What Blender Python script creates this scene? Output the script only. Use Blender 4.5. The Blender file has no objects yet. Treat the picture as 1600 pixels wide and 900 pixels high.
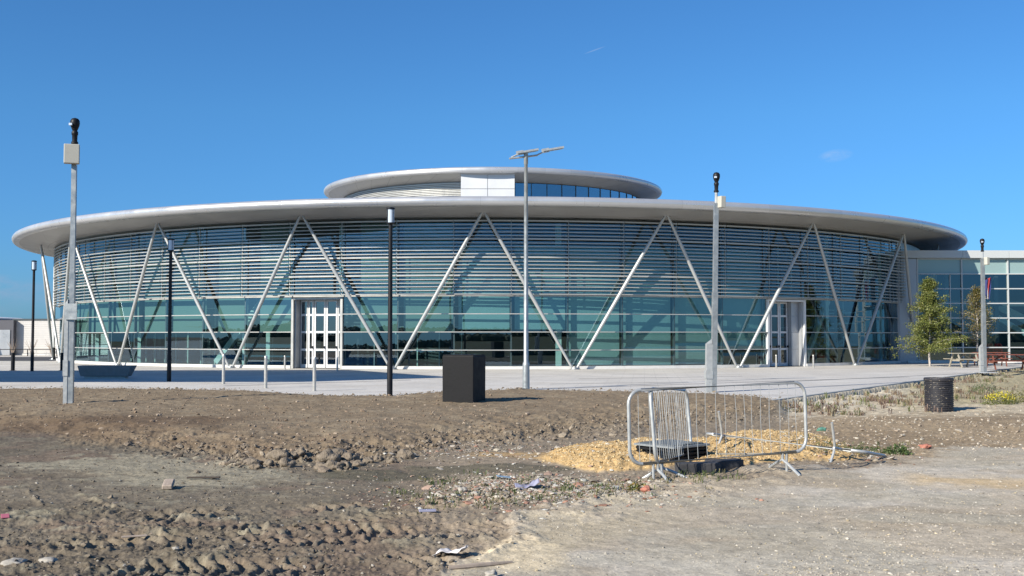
import bpy, math, random
import numpy as np
from mathutils import Vector, Matrix

random.seed(7)
RNG = np.random.default_rng(11)
scene = bpy.context.scene
COL = scene.collection
R = math.radians
PI = math.pi

# ------------------------------------------------------------------ camera
EYE = 1.65
FPX = 1680.0            # focal length in photo pixels (1600 wide)
PITCH = math.atan(75.0 / FPX)
cd = bpy.data.cameras.new('camera')
cam = bpy.data.objects.new('camera', cd)
COL.objects.link(cam)
cam.location = (0, 0, EYE)
cam.rotation_euler = (PI / 2 + PITCH, 0, 0)
cd.sensor_width = 36.0
cd.lens = 36.0 * FPX / 1600.0
cd.clip_start = 0.1
cd.clip_end = 3000
scene.camera = cam

# ------------------------------------------------------------------ light
SUN_DIR = Vector((-math.sin(R(49)) * math.cos(R(29)), -math.cos(R(49)) * math.cos(R(29)), math.sin(R(29))))
sd = bpy.data.lights.new('sun', 'SUN')
sd.energy = 5.0
sd.angle = R(0.53)
sd.color = (1.0, 0.93, 0.815)
sun = bpy.data.objects.new('sun', sd)
COL.objects.link(sun)
sun.rotation_euler = SUN_DIR.to_track_quat('Z', 'Y').to_euler()
sun.location = (-60, -50, 60)

world = bpy.data.worlds.new('World')
scene.world = world
world.use_nodes = True
wt = world.node_tree
wt.nodes.clear()
w_out = wt.nodes.new('ShaderNodeOutputWorld')
w_bg = wt.nodes.new('ShaderNodeBackground')
w_sky = wt.nodes.new('ShaderNodeTexSky')
w_sky.sky_type = 'NISHITA'
w_sky.sun_disc = False
w_sky.sun_elevation = R(29)
w_sky.sun_rotation = math.atan2(SUN_DIR.x, SUN_DIR.y)
w_sky.altitude = 0
w_sky.air_density = 1.0
w_sky.dust_density = 0.35
w_sky.ozone_density = 3.0
w_bg.inputs['Strength'].default_value = 0.097


def wmath(op, a, b=None):
    n = wt.nodes.new('ShaderNodeMath')
    n.operation = op
    for i, v in enumerate((a, b)):
        if v is None:
            continue
        if isinstance(v, (int, float)):
            n.inputs[i].default_value = v
        else:
            wt.links.new(v, n.inputs[i])
    return n.outputs[0]


def wdot(vec):
    n = wt.nodes.new('ShaderNodeVectorMath')
    n.operation = 'DOT_PRODUCT'
    wt.links.new(w_tc.outputs['Generated'], n.inputs[0])
    n.inputs[1].default_value = vec
    return n.outputs['Value']


w_tc = wt.nodes.new('ShaderNodeTexCoord')
w_hsv = wt.nodes.new('ShaderNodeHueSaturation')
w_hsv.inputs['Saturation'].default_value = 1.0
w_hsv.inputs['Value'].default_value = 1.0
wt.links.new(w_sky.outputs[0], w_hsv.inputs['Color'])
w_tint = wt.nodes.new('ShaderNodeMixRGB')
w_tint.blend_type = 'MULTIPLY'
w_tint.inputs[0].default_value = 1
w_tint.inputs[2].default_value = (0.315, 0.655, 0.965, 1)
wt.links.new(w_hsv.outputs[0], w_tint.inputs[1])
w_z = wt.nodes.new('ShaderNodeSeparateXYZ')
wt.links.new(w_tc.outputs['Generated'], w_z.inputs[0])
w_mr = wt.nodes.new('ShaderNodeMapRange')
w_mr.inputs[1].default_value = 0.0
w_mr.inputs[2].default_value = 0.2
w_mr.inputs[3].default_value = 1.0
w_mr.inputs[4].default_value = 0.0
wt.links.new(w_z.outputs[2], w_mr.inputs[0])
w_hz = wt.nodes.new('ShaderNodeMixRGB')
w_hz.blend_type = 'MULTIPLY'
w_hz.inputs[2].default_value = (0.74, 0.76, 0.98, 1)
wt.links.new(w_mr.outputs[0], w_hz.inputs[0])
wt.links.new(w_tint.outputs[0], w_hz.inputs[1])
cur = w_hz.outputs[0]
w_no = wt.nodes.new('ShaderNodeTexNoise')
w_no.inputs['Scale'].default_value = 26
w_no.inputs['Detail'].default_value = 7
w_no.inputs['Roughness'].default_value = 0.7
w_map = wt.nodes.new('ShaderNodeMapping')
w_map.inputs['Scale'].default_value = (1, 1, 2.6)
wt.links.new(w_tc.outputs['Generated'], w_map.inputs[0])
wt.links.new(w_map.outputs[0], w_no.inputs['Vector'])


def sky_dir(az, el):
    return Vector((math.sin(az) * math.cos(el), math.cos(az) * math.cos(el), math.sin(el)))


# wisps of cloud: (azimuth, elevation, half width, half height, tilt, strength, noise?)
for az, el, wa, wb, tilt, st, nz in ((-0.455, 0.043, 0.045, 0.010, 0.0, 0.65, 1), (-0.40, 0.035, 0.05, 0.012, 0.0, 0.45, 1),
                                     (-0.52, 0.03, 0.1, 0.02, 0.0, 0.55, 1), (0.294, 0.160, 0.016, 0.006, 0.1, 0.35, 1),
                                     (0.0776, 0.2616, 0.011, 0.0007, 0.32, 0.2, 0)):
    d0 = sky_dir(az, el)
    right = Vector((math.cos(az), -math.sin(az), 0))
    up = right.cross(d0).normalized()
    if up.z < 0:
        up = -up
    ra = right * math.cos(tilt) + up * math.sin(tilt)
    ua = -right * math.sin(tilt) + up * math.cos(tilt)
    ga = wmath('POWER', wmath('ABSOLUTE', wmath('DIVIDE', wdot(ra), wa)), 2.0) if False else None
    qa = wmath('DIVIDE', wmath('SUBTRACT', wdot(ra), ra.dot(d0)), wa)
    qb = wmath('DIVIDE', wmath('SUBTRACT', wdot(ua), ua.dot(d0)), wb)
    rr = wmath('ADD', wmath('MULTIPLY', qa, qa), wmath('MULTIPLY', qb, qb))
    fall = wmath('SUBTRACT', 1.0, rr)
    fall = wmath('MULTIPLY', wmath('MAXIMUM', fall, 0.0), wmath('GREATER_THAN', wdot(d0), 0.0))
    if nz:
        nn = wmath('MULTIPLY', wmath('MAXIMUM', wmath('SUBTRACT', w_no.outputs[0], 0.42), 0.0), 4.5)
        fall = wmath('MULTIPLY', wmath('MULTIPLY', fall, nn), st)
    else:
        fall = wmath('MULTIPLY', fall, st)
    fall = wmath('MINIMUM', fall, 1.0)
    mx = wt.nodes.new('ShaderNodeMixRGB')
    wt.links.new(fall, mx.inputs[0])
    wt.links.new(cur, mx.inputs[1])
    mx.inputs[2].default_value = (2.1, 2.9, 4.3, 1) if az < 0 else (4.2, 4.8, 5.8, 1)
    cur = mx.outputs[0]
wt.links.new(cur, w_bg.inputs['Color'])
wt.links.new(w_bg.outputs[0], w_out.inputs['Surface'])

vs = scene.view_settings
scene.display_settings.display_device = 'sRGB'
vs.view_transform = 'Standard'
vs.look = 'None'
vs.exposure = 0.55
vs.gamma = 1.0
vs.use_curve_mapping = False
scene.render.engine = 'CYCLES'
scene.cycles.max_bounces = 8
scene.cycles.transparent_max_bounces = 16
scene.cycles.caustics_reflective = False
scene.cycles.caustics_refractive = False

# ------------------------------------------------------------------ helpers


class MB:
    def __init__(s):
        s.v = []
        s.f = []

    def add(s, vs_, fs):
        o = len(s.v)
        s.v.extend([tuple(p) for p in vs_])
        s.f.extend([tuple(i + o for i in f) for f in fs])
        return s

    def box(s, c, size, rot=None, taper=1.0):
        hx, hy, hz = size[0] / 2, size[1] / 2, size[2] / 2
        P = []
        for z, t in ((-hz, 1.0), (hz, taper)):
            for x, y in ((-hx, -hy), (hx, -hy), (hx, hy), (-hx, hy)):
                P.append(Vector((x * t, y * t, z)))
        if rot is not None:
            P = [rot @ p for p in P]
        c = Vector(c)
        return s.add([p + c for p in P], [(0, 3, 2, 1), (4, 5, 6, 7), (0, 1, 5, 4), (1, 2, 6, 5), (2, 3, 7, 6), (3, 0, 4, 7)])

    def bar(s, a, b, w, h, up=(0, 0, 1)):
        a = Vector(a)
        b = Vector(b)
        d = (b - a)
        L = d.length
        d.normalize()
        u = Vector(up)
        side = d.cross(u)
        if side.length < 1e-4:
            side = d.cross(Vector((0, 1, 0)))
        side.normalize()
        u = side.cross(d).normalized()
        M = Matrix((side, d, u)).transposed()
        return s.box((a + b) / 2, (w, L, h), M)

    def tube(s, pts, r, n=8, cap=True):
        pts = [Vector(p) for p in pts]
        rs = r if isinstance(r, (list, tuple)) else [r] * len(pts)
        rings = []
        ref = None
        for i, p in enumerate(pts):
            if i == 0:
                t = pts[1] - p
            elif i == len(pts) - 1:
                t = p - pts[i - 1]
            else:
                t = (pts[i + 1] - p).normalized() + (p - pts[i - 1]).normalized()
            t.normalize()
            if ref is None:
                ref = Vector((0, 0, 1)) if abs(t.z) < 0.9 else Vector((1, 0, 0))
            a = t.cross(ref).normalized()
            b = t.cross(a).normalized()
            ref = -b if False else ref
            rings.append([p + (a * math.cos(2 * PI * k / n) + b * math.sin(2 * PI * k / n)) * rs[i] for k in range(n)])
        V = [q for ring in rings for q in ring]
        F = []
        for i in range(len(rings) - 1):
            for k in range(n):
                F.append((i * n + k, i * n + (k + 1) % n, (i + 1) * n + (k + 1) % n, (i + 1) * n + k))
        if cap:
            F.append(tuple(range(n)))
            F.append(tuple((len(rings) - 1) * n + k for k in reversed(range(n))))
        return s.add(V, F)

    def lathe(s, c, prof, n=24, a0=0.0, a1=2 * PI, capb=False, capt=False):
        full = abs(a1 - a0 - 2 * PI) < 1e-6
        m = n if full else n + 1
        V = []
        for r, z in prof:
            for k in range(m):
                a = a0 + (a1 - a0) * k / n
                V.append((c[0] + r * math.sin(a), c[1] - r * math.cos(a), c[2] + z))
        F = []
        for i in range(len(prof) - 1):
            for k in range(n):
                k2 = (k + 1) % m
                F.append((i * m + k, i * m + k2, (i + 1) * m + k2, (i + 1) * m + k))
        if capb:
            F.append(tuple(reversed(range(m))))
        if capt:
            F.append(tuple((len(prof) - 1) * m + k for k in range(m)))
        return s.add(V, F)

    def ring(s, c, a0, a1, r0, r1, z0, z1, n=3):
        """curved box between two angles"""
        V = []
        for k in range(n + 1):
            a = a0 + (a1 - a0) * k / n
            sn, cs = math.sin(a), math.cos(a)
            for r, z in ((r0, z0), (r1, z0), (r1, z1), (r0, z1)):
                V.append((c[0] + r * sn, c[1] - r * cs, z))
        F = []
        for k in range(n):
            o = 4 * k
            for j in range(4):
                j2 = (j + 1) % 4
                F.append((o + j, o + 4 + j, o + 4 + j2, o + j2))
        F.append((0, 1, 2, 3))
        F.append((4 * n + 3, 4 * n + 2, 4 * n + 1, 4 * n))
        return s.add(V, F)

    def build(s, name, mat=None, parent=None, smooth=False, loc=None, attr=None):
        me = bpy.data.meshes.new(name)
        base = Vector((0, 0, 0))
        p = parent
        while p is not None:
            base += Vector(p.location)
            p = p.parent
        l = Vector(loc) if loc is not None else (base if parent is not None else Vector((0, 0, 0)))
        V = [(x - l.x, y - l.y, z - l.z) for x, y, z in s.v]
        me.from_pydata(V, [], s.f)
        if mat is not None:
            me.materials.append(mat)
        me.update()
        if smooth:
            me.polygons.foreach_set('use_smooth', [True] * len(me.polygons))
            try:
                me.set_sharp_from_angle(angle=R(38))
            except Exception:
                pass
        o = bpy.data.objects.new(name, me)
        COL.objects.link(o)
        if parent is not None:
            o.parent = parent
            o.location = l - base
        else:
            o.location = l
        return o


def np_mesh(name, V, F, mat, col=None, parent=None, smooth=False):
    """V (n,3), F (m,k) numpy"""
    me = bpy.data.meshes.new(name)
    k = F.shape[1]
    me.vertices.add(len(V))
    me.vertices.foreach_set('co', np.ascontiguousarray(V, dtype=np.float32).ravel())
    me.loops.add(F.size)
    me.loops.foreach_set('vertex_index', np.ascontiguousarray(F, dtype=np.int32).ravel())
    me.polygons.add(len(F))
    me.polygons.foreach_set('loop_start', np.arange(0, F.size, k, dtype=np.int32))
    me.polygons.foreach_set('use_smooth', np.full(len(F), smooth))
    me.update(calc_edges=True)
    if col is not None:
        a = me.color_attributes.new('Col', 'FLOAT_COLOR', 'POINT')
        c4 = np.ones((len(V), 4), dtype=np.float32)
        c4[:, :3] = col
        a.data.foreach_set('color', c4.ravel())
    me.materials.append(mat)
    o = bpy.data.objects.new(name, me)
    COL.objects.link(o)
    if parent is not None:
        o.parent = parent
    return o


def tag(o, label=None, cat=None, group=None, kind=None):
    if label:
        o['label'] = label
    if cat:
        o['category'] = cat
    if group:
        o['group'] = group
    if kind:
        o['kind'] = kind
    return o


def thing(name, label, cat, loc=(0, 0, 0), group=None):
    o = bpy.data.objects.new(name, None)
    o.empty_display_size = 0.3
    COL.objects.link(o)
    o.location = loc
    return tag(o, label, cat, group)


def dup(root, loc, label=None, rz=None):
    r = root.copy()
    COL.objects.link(r)
    r.location = loc
    if rz is not None:
        r.rotation_euler = (0, 0, rz)
    if label:
        r['label'] = label
    for ch in list(root.children):
        c = ch.copy()
        COL.objects.link(c)
        c.parent = r
        for g in list(ch.children):
            d = g.copy()
            COL.objects.link(d)
            d.parent = c
    return r


def G(px, py, z=0.0):
    """point at height z where the line of sight through photo pixel (px, py) meets it"""
    dx = (px - 800.0) / FPX
    du = (450.0 - py) / FPX
    d = Vector((dx, math.cos(PITCH) - du * math.sin(PITCH), math.sin(PITCH) + du * math.cos(PITCH)))
    t = (z - EYE) / d.z
    return Vector((0, 0, EYE)) + d * t


# ------------------------------------------------------------------ materials
def mat(name, col=(0.5, 0.5, 0.5), rough=0.6, metal=0.0, spec=0.5, noise=0.0, nscale=4.0, bump=0.0, bscale=20.0, coord='Object', stretch=None):
    m = bpy.data.materials.new(name)
    m.use_nodes = True
    nt = m.node_tree
    b = nt.nodes['Principled BSDF']
    b.inputs['Base Color'].default_value = (*col, 1)
    b.inputs['Roughness'].default_value = rough
    b.inputs['Metallic'].default_value = metal
    b.inputs['Specular IOR Level'].default_value = spec
    if noise or bump:
        tc = nt.nodes.new('ShaderNodeTexCoord')
        mp = nt.nodes.new('ShaderNodeMapping')
        if stretch:
            mp.inputs['Scale'].default_value = stretch
        nt.links.new(tc.outputs[coord], mp.inputs[0])
    if noise:
        n = nt.nodes.new('ShaderNodeTexNoise')
        n.inputs['Scale'].default_value = nscale
        n.inputs['Detail'].default_value = 6
        n.inputs['Roughness'].default_value = 0.65
        nt.links.new(mp.outputs[0], n.inputs['Vector'])
        mr = nt.nodes.new('ShaderNodeMapRange')
        mr.inputs[1].default_value = 0.3
        mr.inputs[2].default_value = 0.7
        mr.inputs[3].default_value = 1 - noise
        mr.inputs[4].default_value = 1 + noise
        nt.links.new(n.outputs[0], mr.inputs[0])
        mx = nt.nodes.new('ShaderNodeMixRGB')
        mx.blend_type = 'MULTIPLY'
        mx.inputs[0].default_value = 1
        mx.inputs[1].default_value = (*col, 1)
        nt.links.new(mr.outputs[0], mx.inputs[2])
        nt.links.new(mx.outputs[0], b.inputs['Base Color'])
        mr2 = nt.nodes.new('ShaderNodeMapRange')
        mr2.inputs[1].default_value = 0.3
        mr2.inputs[2].default_value = 0.7
        mr2.inputs[3].default_value = max(0.02, rough - 0.12)
        mr2.inputs[4].default_value = min(1, rough + 0.12)
        nt.links.new(n.outputs[0], mr2.inputs[0])
        nt.links.new(mr2.outputs[0], b.inputs['Roughness'])
    if bump:
        n2 = nt.nodes.new('ShaderNodeTexNoise')
        n2.inputs['Scale'].default_value = bscale
        n2.inputs['Detail'].default_value = 5
        nt.links.new(mp.outputs[0], n2.inputs['Vector'])
        bp = nt.nodes.new('ShaderNodeBump')
        bp.inputs['Strength'].default_value = 1.0
        bp.inputs['Distance'].default_value = bump
        nt.links.new(n2.outputs[0], bp.inputs['Height'])
        nt.links.new(bp.outputs[0], b.inputs['Normal'])
    return m


def mth(nt, op, a, b=None, c=None):
    n = nt.nodes.new('ShaderNodeMath')
    n.operation = op
    for i, v in enumerate((a, b, c)):
        if v is None:
            continue
        if isinstance(v, (int, float)):
            n.inputs[i].default_value = v
        else:
            nt.links.new(v, n.inputs[i])
    return n.outputs[0]


def radial_panels(m, nseg, radii, width=0.03, dark=0.55, twist=0.0):
    """panel joints: radial lines and rings about the object's origin"""
    nt = m.node_tree
    b = nt.nodes['Principled BSDF']
    tc = nt.nodes.new('ShaderNodeTexCoord')
    sp = nt.nodes.new('ShaderNodeSeparateXYZ')
    nt.links.new(tc.outputs['Object'], sp.inputs[0])
    x, y = sp.outputs[0], sp.outputs[1]
    ang = mth(nt, 'ARCTAN2', x, y)
    rad = mth(nt, 'SQRT', mth(nt, 'ADD', mth(nt, 'MULTIPLY', x, x), mth(nt, 'MULTIPLY', y, y)))
    fr = mth(nt, 'FRACT', mth(nt, 'MULTIPLY', mth(nt, 'ADD', ang, mth(nt, 'MULTIPLY', rad, twist)), nseg / (2 * PI)))
    d = mth(nt, 'MULTIPLY', mth(nt, 'MULTIPLY', mth(nt, 'MINIMUM', fr, mth(nt, 'SUBTRACT', 1.0, fr)), 2 * PI / nseg), rad)
    line = mth(nt, 'LESS_THAN', d, width)
    for rr in radii:
        l2 = mth(nt, 'LESS_THAN', mth(nt, 'ABSOLUTE', mth(nt, 'SUBTRACT', rad, rr)), width)
        line = mth(nt, 'MAXIMUM', line, l2)
    fac = mth(nt, 'SUBTRACT', 1.0, mth(nt, 'MULTIPLY', line, 1 - dark))
    # each panel a slightly different tone
    fl = mth(nt, 'FLOOR', mth(nt, 'MULTIPLY', mth(nt, 'ADD', ang, mth(nt, 'MULTIPLY', rad, twist)), nseg / (2 * PI)))
    wn = nt.nodes.new('ShaderNodeTexWhiteNoise')
    wn.noise_dimensions = '1D'
    nt.links.new(fl, wn.inputs['W'])
    tone = mth(nt, 'MULTIPLY_ADD', wn.outputs['Value'], 0.08, 0.96)
    fac = mth(nt, 'MULTIPLY', fac, tone)
    mx = nt.nodes.new('ShaderNodeMixRGB')
    mx.blend_type = 'MULTIPLY'
    mx.inputs[0].default_value = 1
    src = b.inputs['Base Color'].links[0].from_socket if b.inputs['Base Color'].links else None
    if src:
        nt.links.new(src, mx.inputs[1])
    else:
        mx.inputs[1].default_value = b.inputs['Base Color'].default_value
    nt.links.new(fac, mx.inputs[2])
    nt.links.new(mx.outputs[0], b.inputs['Base Color'])
    return m


def glass_mat(name, tint, base=0.25, ior=1.5, gcol=(1, 1, 1), rough=0.0):
    m = bpy.data.materials.new(name)
    m.use_nodes = True
    nt = m.node_tree
    nt.nodes.clear()
    out = nt.nodes.new('ShaderNodeOutputMaterial')
    tr = nt.nodes.new('ShaderNodeBsdfTransparent')
    tr.inputs[0].default_value = (*tint, 1)
    gl = nt.nodes.new('ShaderNodeBsdfGlossy')
    gl.inputs[0].default_value = (*gcol, 1)
    gl.inputs['Roughness'].default_value = rough
    ge = nt.nodes.new('ShaderNodeNewGeometry')
    dp = nt.nodes.new('ShaderNodeVectorMath')
    dp.operation = 'DOT_PRODUCT'
    nt.links.new(ge.outputs['Normal'], dp.inputs[0])
    nt.links.new(ge.outputs['Incoming'], dp.inputs[1])
    c = mth(nt, 'SUBTRACT', 1.0, mth(nt, 'ABSOLUTE', dp.outputs['Value']))
    f0 = base + (1 - base) * ((ior - 1) / (ior + 1)) ** 2
    f = mth(nt, 'MULTIPLY_ADD', mth(nt, 'POWER', c, 5.0), 1 - f0, f0)
    f = mth(nt, 'MINIMUM', f, 1.0)
    mx = nt.nodes.new('ShaderNodeMixShader')
    nt.links.new(f, mx.inputs[0])
    nt.links.new(tr.outputs[0], mx.inputs[1])
    nt.links.new(gl.outputs[0], mx.inputs[2])
    nt.links.new(mx.outputs[0], out.inputs[0])
    return m


M = {}
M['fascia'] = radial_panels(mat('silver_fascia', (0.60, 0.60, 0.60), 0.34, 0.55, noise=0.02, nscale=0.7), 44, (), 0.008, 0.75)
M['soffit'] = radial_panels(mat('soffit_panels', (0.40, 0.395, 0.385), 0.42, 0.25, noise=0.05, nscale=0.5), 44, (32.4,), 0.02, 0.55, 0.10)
M['roof'] = mat('roof_sheet', (0.5, 0.5, 0.5), 0.5, 0.3)
M['louvre'] = mat('louvre_aluminium', (0.44, 0.435, 0.41), 0.42, 0.25, noise=0.05, nscale=2)
M['white_al'] = mat('white_aluminium', (0.68, 0.68, 0.67), 0.4, 0.0, noise=0.04, nscale=3)
M['tube'] = mat('painted_steel_tube', (0.43, 0.44, 0.43), 0.38, 0.2, noise=0.05, nscale=3)
M['dark_al'] = mat('dark_mullion', (0.07, 0.085, 0.09), 0.45, 0.2)
M['plinth'] = mat('pale_plinth', (0.62, 0.61, 0.58), 0.7, noise=0.08, nscale=3)
M['panel'] = mat('grey_cladding', (0.42, 0.43, 0.44), 0.38, 0.35, noise=0.05, nscale=1)
M['panel_w'] = mat('white_cladding', (0.60, 0.61, 0.62), 0.4, 0.0, noise=0.04, nscale=1)
M['drum'] = mat('drum_louvre', (0.55, 0.54, 0.52), 0.45, 0.2, noise=0.05, nscale=1)
M['glass'] = glass_mat('curtain_glass', (0.66, 0.86, 0.87), 0.13, 1.5, (0.66, 0.86, 1.0))
M['glass_up'] = glass_mat('upper_glass', (0.30, 0.42, 0.48), 0.30, 1.6, (0.72, 0.88, 1.0))
M['glass_door'] = glass_mat('door_glass', (0.35, 0.42, 0.48), 0.12, 1.5, (0.8, 0.9, 1.0))
M['blind'] = mat('teal_blind', (0.135, 0.18, 0.15), 0.9, noise=0.04, nscale=1.2)
M['blind_b'] = mat('blue_blind', (0.185, 0.275, 0.265), 0.9, noise=0.05, nscale=1.2)
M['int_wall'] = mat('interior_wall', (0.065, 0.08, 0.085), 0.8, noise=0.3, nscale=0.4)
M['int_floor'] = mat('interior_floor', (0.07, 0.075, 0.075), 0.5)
M['int_col'] = mat('interior_column', (0.42, 0.50, 0.46), 0.6)
M['galv'] = mat('galvanised_steel', (0.35, 0.37, 0.37), 0.42, 0.55, noise=0.16, nscale=6, bump=0.0006, bscale=30)
M['galv_l'] = mat('light_galvanised', (0.44, 0.45, 0.44), 0.42, 0.35, noise=0.12, nscale=8)
M['steel'] = mat('brushed_steel', (0.50, 0.48, 0.44), 0.35, 0.5, noise=0.06, nscale=10)
M['black_p'] = mat('black_paint', (0.012, 0.012, 0.014), 0.5, spec=0.25, noise=0.15, nscale=4)
M['black_pl'] = mat('black_plastic', (0.010, 0.010, 0.011), 0.6, spec=0.2, noise=0.3, nscale=6, bump=0.002, bscale=25)
M['box_cream'] = mat('cream_cabinet', (0.48, 0.46, 0.39), 0.5, noise=0.04, nscale=3)
M['lantern'] = mat('opal_lantern', (0.55, 0.62, 0.70), 0.12, 0.0, spec=0.8)
M['conc'] = mat('concrete', (0.40, 0.40, 0.39), 0.85, noise=0.12, nscale=5, bump=0.004, bscale=14)
M['conc_d'] = mat('dark_concrete', (0.20, 0.20, 0.20), 0.85, noise=0.15, nscale=5, bump=0.004, bscale=14)  # darker tone of the concrete, for the bench seat
M['lid'] = mat('grey_grating', (0.09, 0.10, 0.105), 0.4)
M['shade_canopy_grey'] = mat('shade_canopy_grey', (0.13, 0.14, 0.15), 0.6)
M['link_frame'] = mat('link_frame', (0.50, 0.52, 0.52), 0.45)
M['kerb'] = mat('kerb_concrete', (0.42, 0.42, 0.40), 0.85, noise=0.15, nscale=3, bump=0.004)
M['soil'] = mat('soil', (0.205, 0.165, 0.12), 0.95, noise=0.3, nscale=14, bump=0.03, bscale=22)
M['wood_r'] = mat('red_brown_wood', (0.17, 0.055, 0.035), 0.65, noise=0.25, nscale=5, stretch=(1, 8, 8))
M['wood_g'] = mat('weathered_wood', (0.33, 0.30, 0.24), 0.8, noise=0.25, nscale=5, stretch=(1, 8, 8))
M['bark_w'] = mat('birch_bark', (0.42, 0.38, 0.34), 0.85, noise=0.45, nscale=9, stretch=(1, 1, 3))
M['leaf'] = mat('birch_leaf', (0.15, 0.19, 0.035), 0.55, noise=0.4, nscale=1.8)
M['leaf_d'] = mat('sparse_leaf', (0.15, 0.14, 0.04), 0.6, noise=0.45, nscale=1.8)
M['wood_far'] = mat('woodland', (0.10, 0.115, 0.065), 0.9, noise=0.3, nscale=0.2)
# ------------------------------------------------------------------ terrain
def vnoise(x, y, seed=0):
    xi = np.floor(x).astype(np.int64)
    yi = np.floor(y).astype(np.int64)
    fx = x - xi
    fy = y - yi
    fx = fx * fx * fx * (fx * (fx * 6 - 15) + 10)
    fy = fy * fy * fy * (fy * (fy * 6 - 15) + 10)

    def h(a, b):
        n = (a * 374761393 + b * 668265263 + seed * 974634777) & 0xFFFFFFFF
        n = ((n ^ (n >> 13)) * 1274126177) & 0xFFFFFFFF
        n = n ^ (n >> 16)
        return (n & 0xFFFFFF).astype(np.float64) / 0xFFFFFF
    a = h(xi, yi)
    b = h(xi + 1, yi)
    c = h(xi, yi + 1)
    d = h(xi + 1, yi + 1)
    return (a * (1 - fx) + b * fx) * (1 - fy) + (c * (1 - fx) + d * fx) * fy


def fbm(x, y, sc, octv=4, seed=0, gain=0.5):
    s = 0
    a = 1.0
    t = 0
    for i in range(octv):
        s = s + a * vnoise(x * sc + 17.3 * i, y * sc - 9.1 * i, seed + i)
        t += a
        a *= gain
        sc *= 2.03
    return s / t


def sst(e0, e1, x):
    t = np.clip((x - e0) / (e1 - e0), 0, 1)
    return t * t * (3 - 2 * t)


# plan outline of the soil's far edge, the mound's foot and the edge of the compacted stone (bearing, range)
U_EDGE = np.array([-900, 0, 200, 380, 450, 520, 610, 700, 820, 960, 1110, 1185, 1212, 1222, 1300, 2600], float)
V_EDGE = np.array([606, 607, 607, 610, 615, 618.5, 619, 612, 608, 611, 615, 620, 624, 606, 600, 560], float)
U_FOOT = np.array([-900, 0, 150, 300, 450, 540, 640, 700, 850, 980, 1100, 1190, 1216, 1228, 2600], float)
V_FOOT = np.array([660, 668, 690, 708, 716, 716, 706, 690, 677, 662, 650, 644, 640, 606, 600], float)
U_GRV = np.array([-900, 600, 690, 740, 800, 930, 1050, 1250, 1350, 1480, 1600, 2600], float)
V_GRV = np.array([1300, 1100, 880, 842, 815, 790, 762, 742, 722, 700, 688, 660], float)
KA = G(1208, 626)
KB = G(1600, 573)
KD = (KB - KA)
KD.z = 0
KD.normalize()
KN = Vector((KD.y, -KD.x, 0))   # towards the rough ground on the right


def uv_of(X, Y):
    Ys = np.maximum(Y, 1.5)
    return X / Ys * FPX + 800, 525 + 2772 / Ys


TRACKS = [(-3.0, 14.0, 5.35, 0.22, 0.12), (-3.0, 14.0, 6.35, 0.24, 0.13), (-5.2, 19.5, 9.6, 0.2, 0.15), (-1.2, 13.4, 4.15, 0.20, 0.12), (-6.5, 16.0, 8.0, 0.22, 0.14)]


def masks(X, Y):
    u, v = uv_of(X, Y)
    n1 = fbm(X, Y, 0.9, 4, 3) - 0.5
    n2 = fbm(X, Y, 3.1, 4, 8) - 0.5
    vs_ = (v - 560) / 80
    e = v - np.interp(u, U_EDGE, V_EDGE) + n2 * 3 * vs_
    f = np.interp(u, U_FOOT, V_FOOT) - v + (n1 * 26 + n2 * 14) * (vs_ * 0.5)
    g = v - np.interp(u, U_GRV, V_GRV) + (n1 * 50 + n2 * 34) * np.clip(vs_ / 2.4, 0.2, 2)
    kd = (X - KA.x) * KN.x + (Y - KA.y) * KN.y      # distance right of the kerb
    ka = (X - KA.x) * KD.x + (Y - KA.y) * KD.y
    left = sst(1222, 1208, u + n2 * 10)
    soil = sst(-3, 1, e) * sst(-6, 8, f) * left * (Y > 0)
    grav = sst(-10, 12, g)
    rightz = ((kd > 0.0) & (Y > 14)) * 1.0
    return u, v, n1, n2, e, f, g, kd, ka, left, soil, grav


def heap(u, v):
    """ochre gravel: (centre u, v, half widths, height)"""
    h = 0
    for cu, cv, wu, wv, hh in ((950, 713, 92, 22, .16), (1010, 708, 60, 24, .15), (1200, 697, 120, 23, .17), (1120, 706, 90, 24, .10), (880, 715, 40, 9, .05), (1290, 708, 60, 10, .06)):
        r = ((u - cu) / wu) ** 2 + ((v - cv) / wv) ** 2
        h = np.maximum(h, hh * np.clip(1 - r, 0, 1) ** 0.8)
    return h


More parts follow.
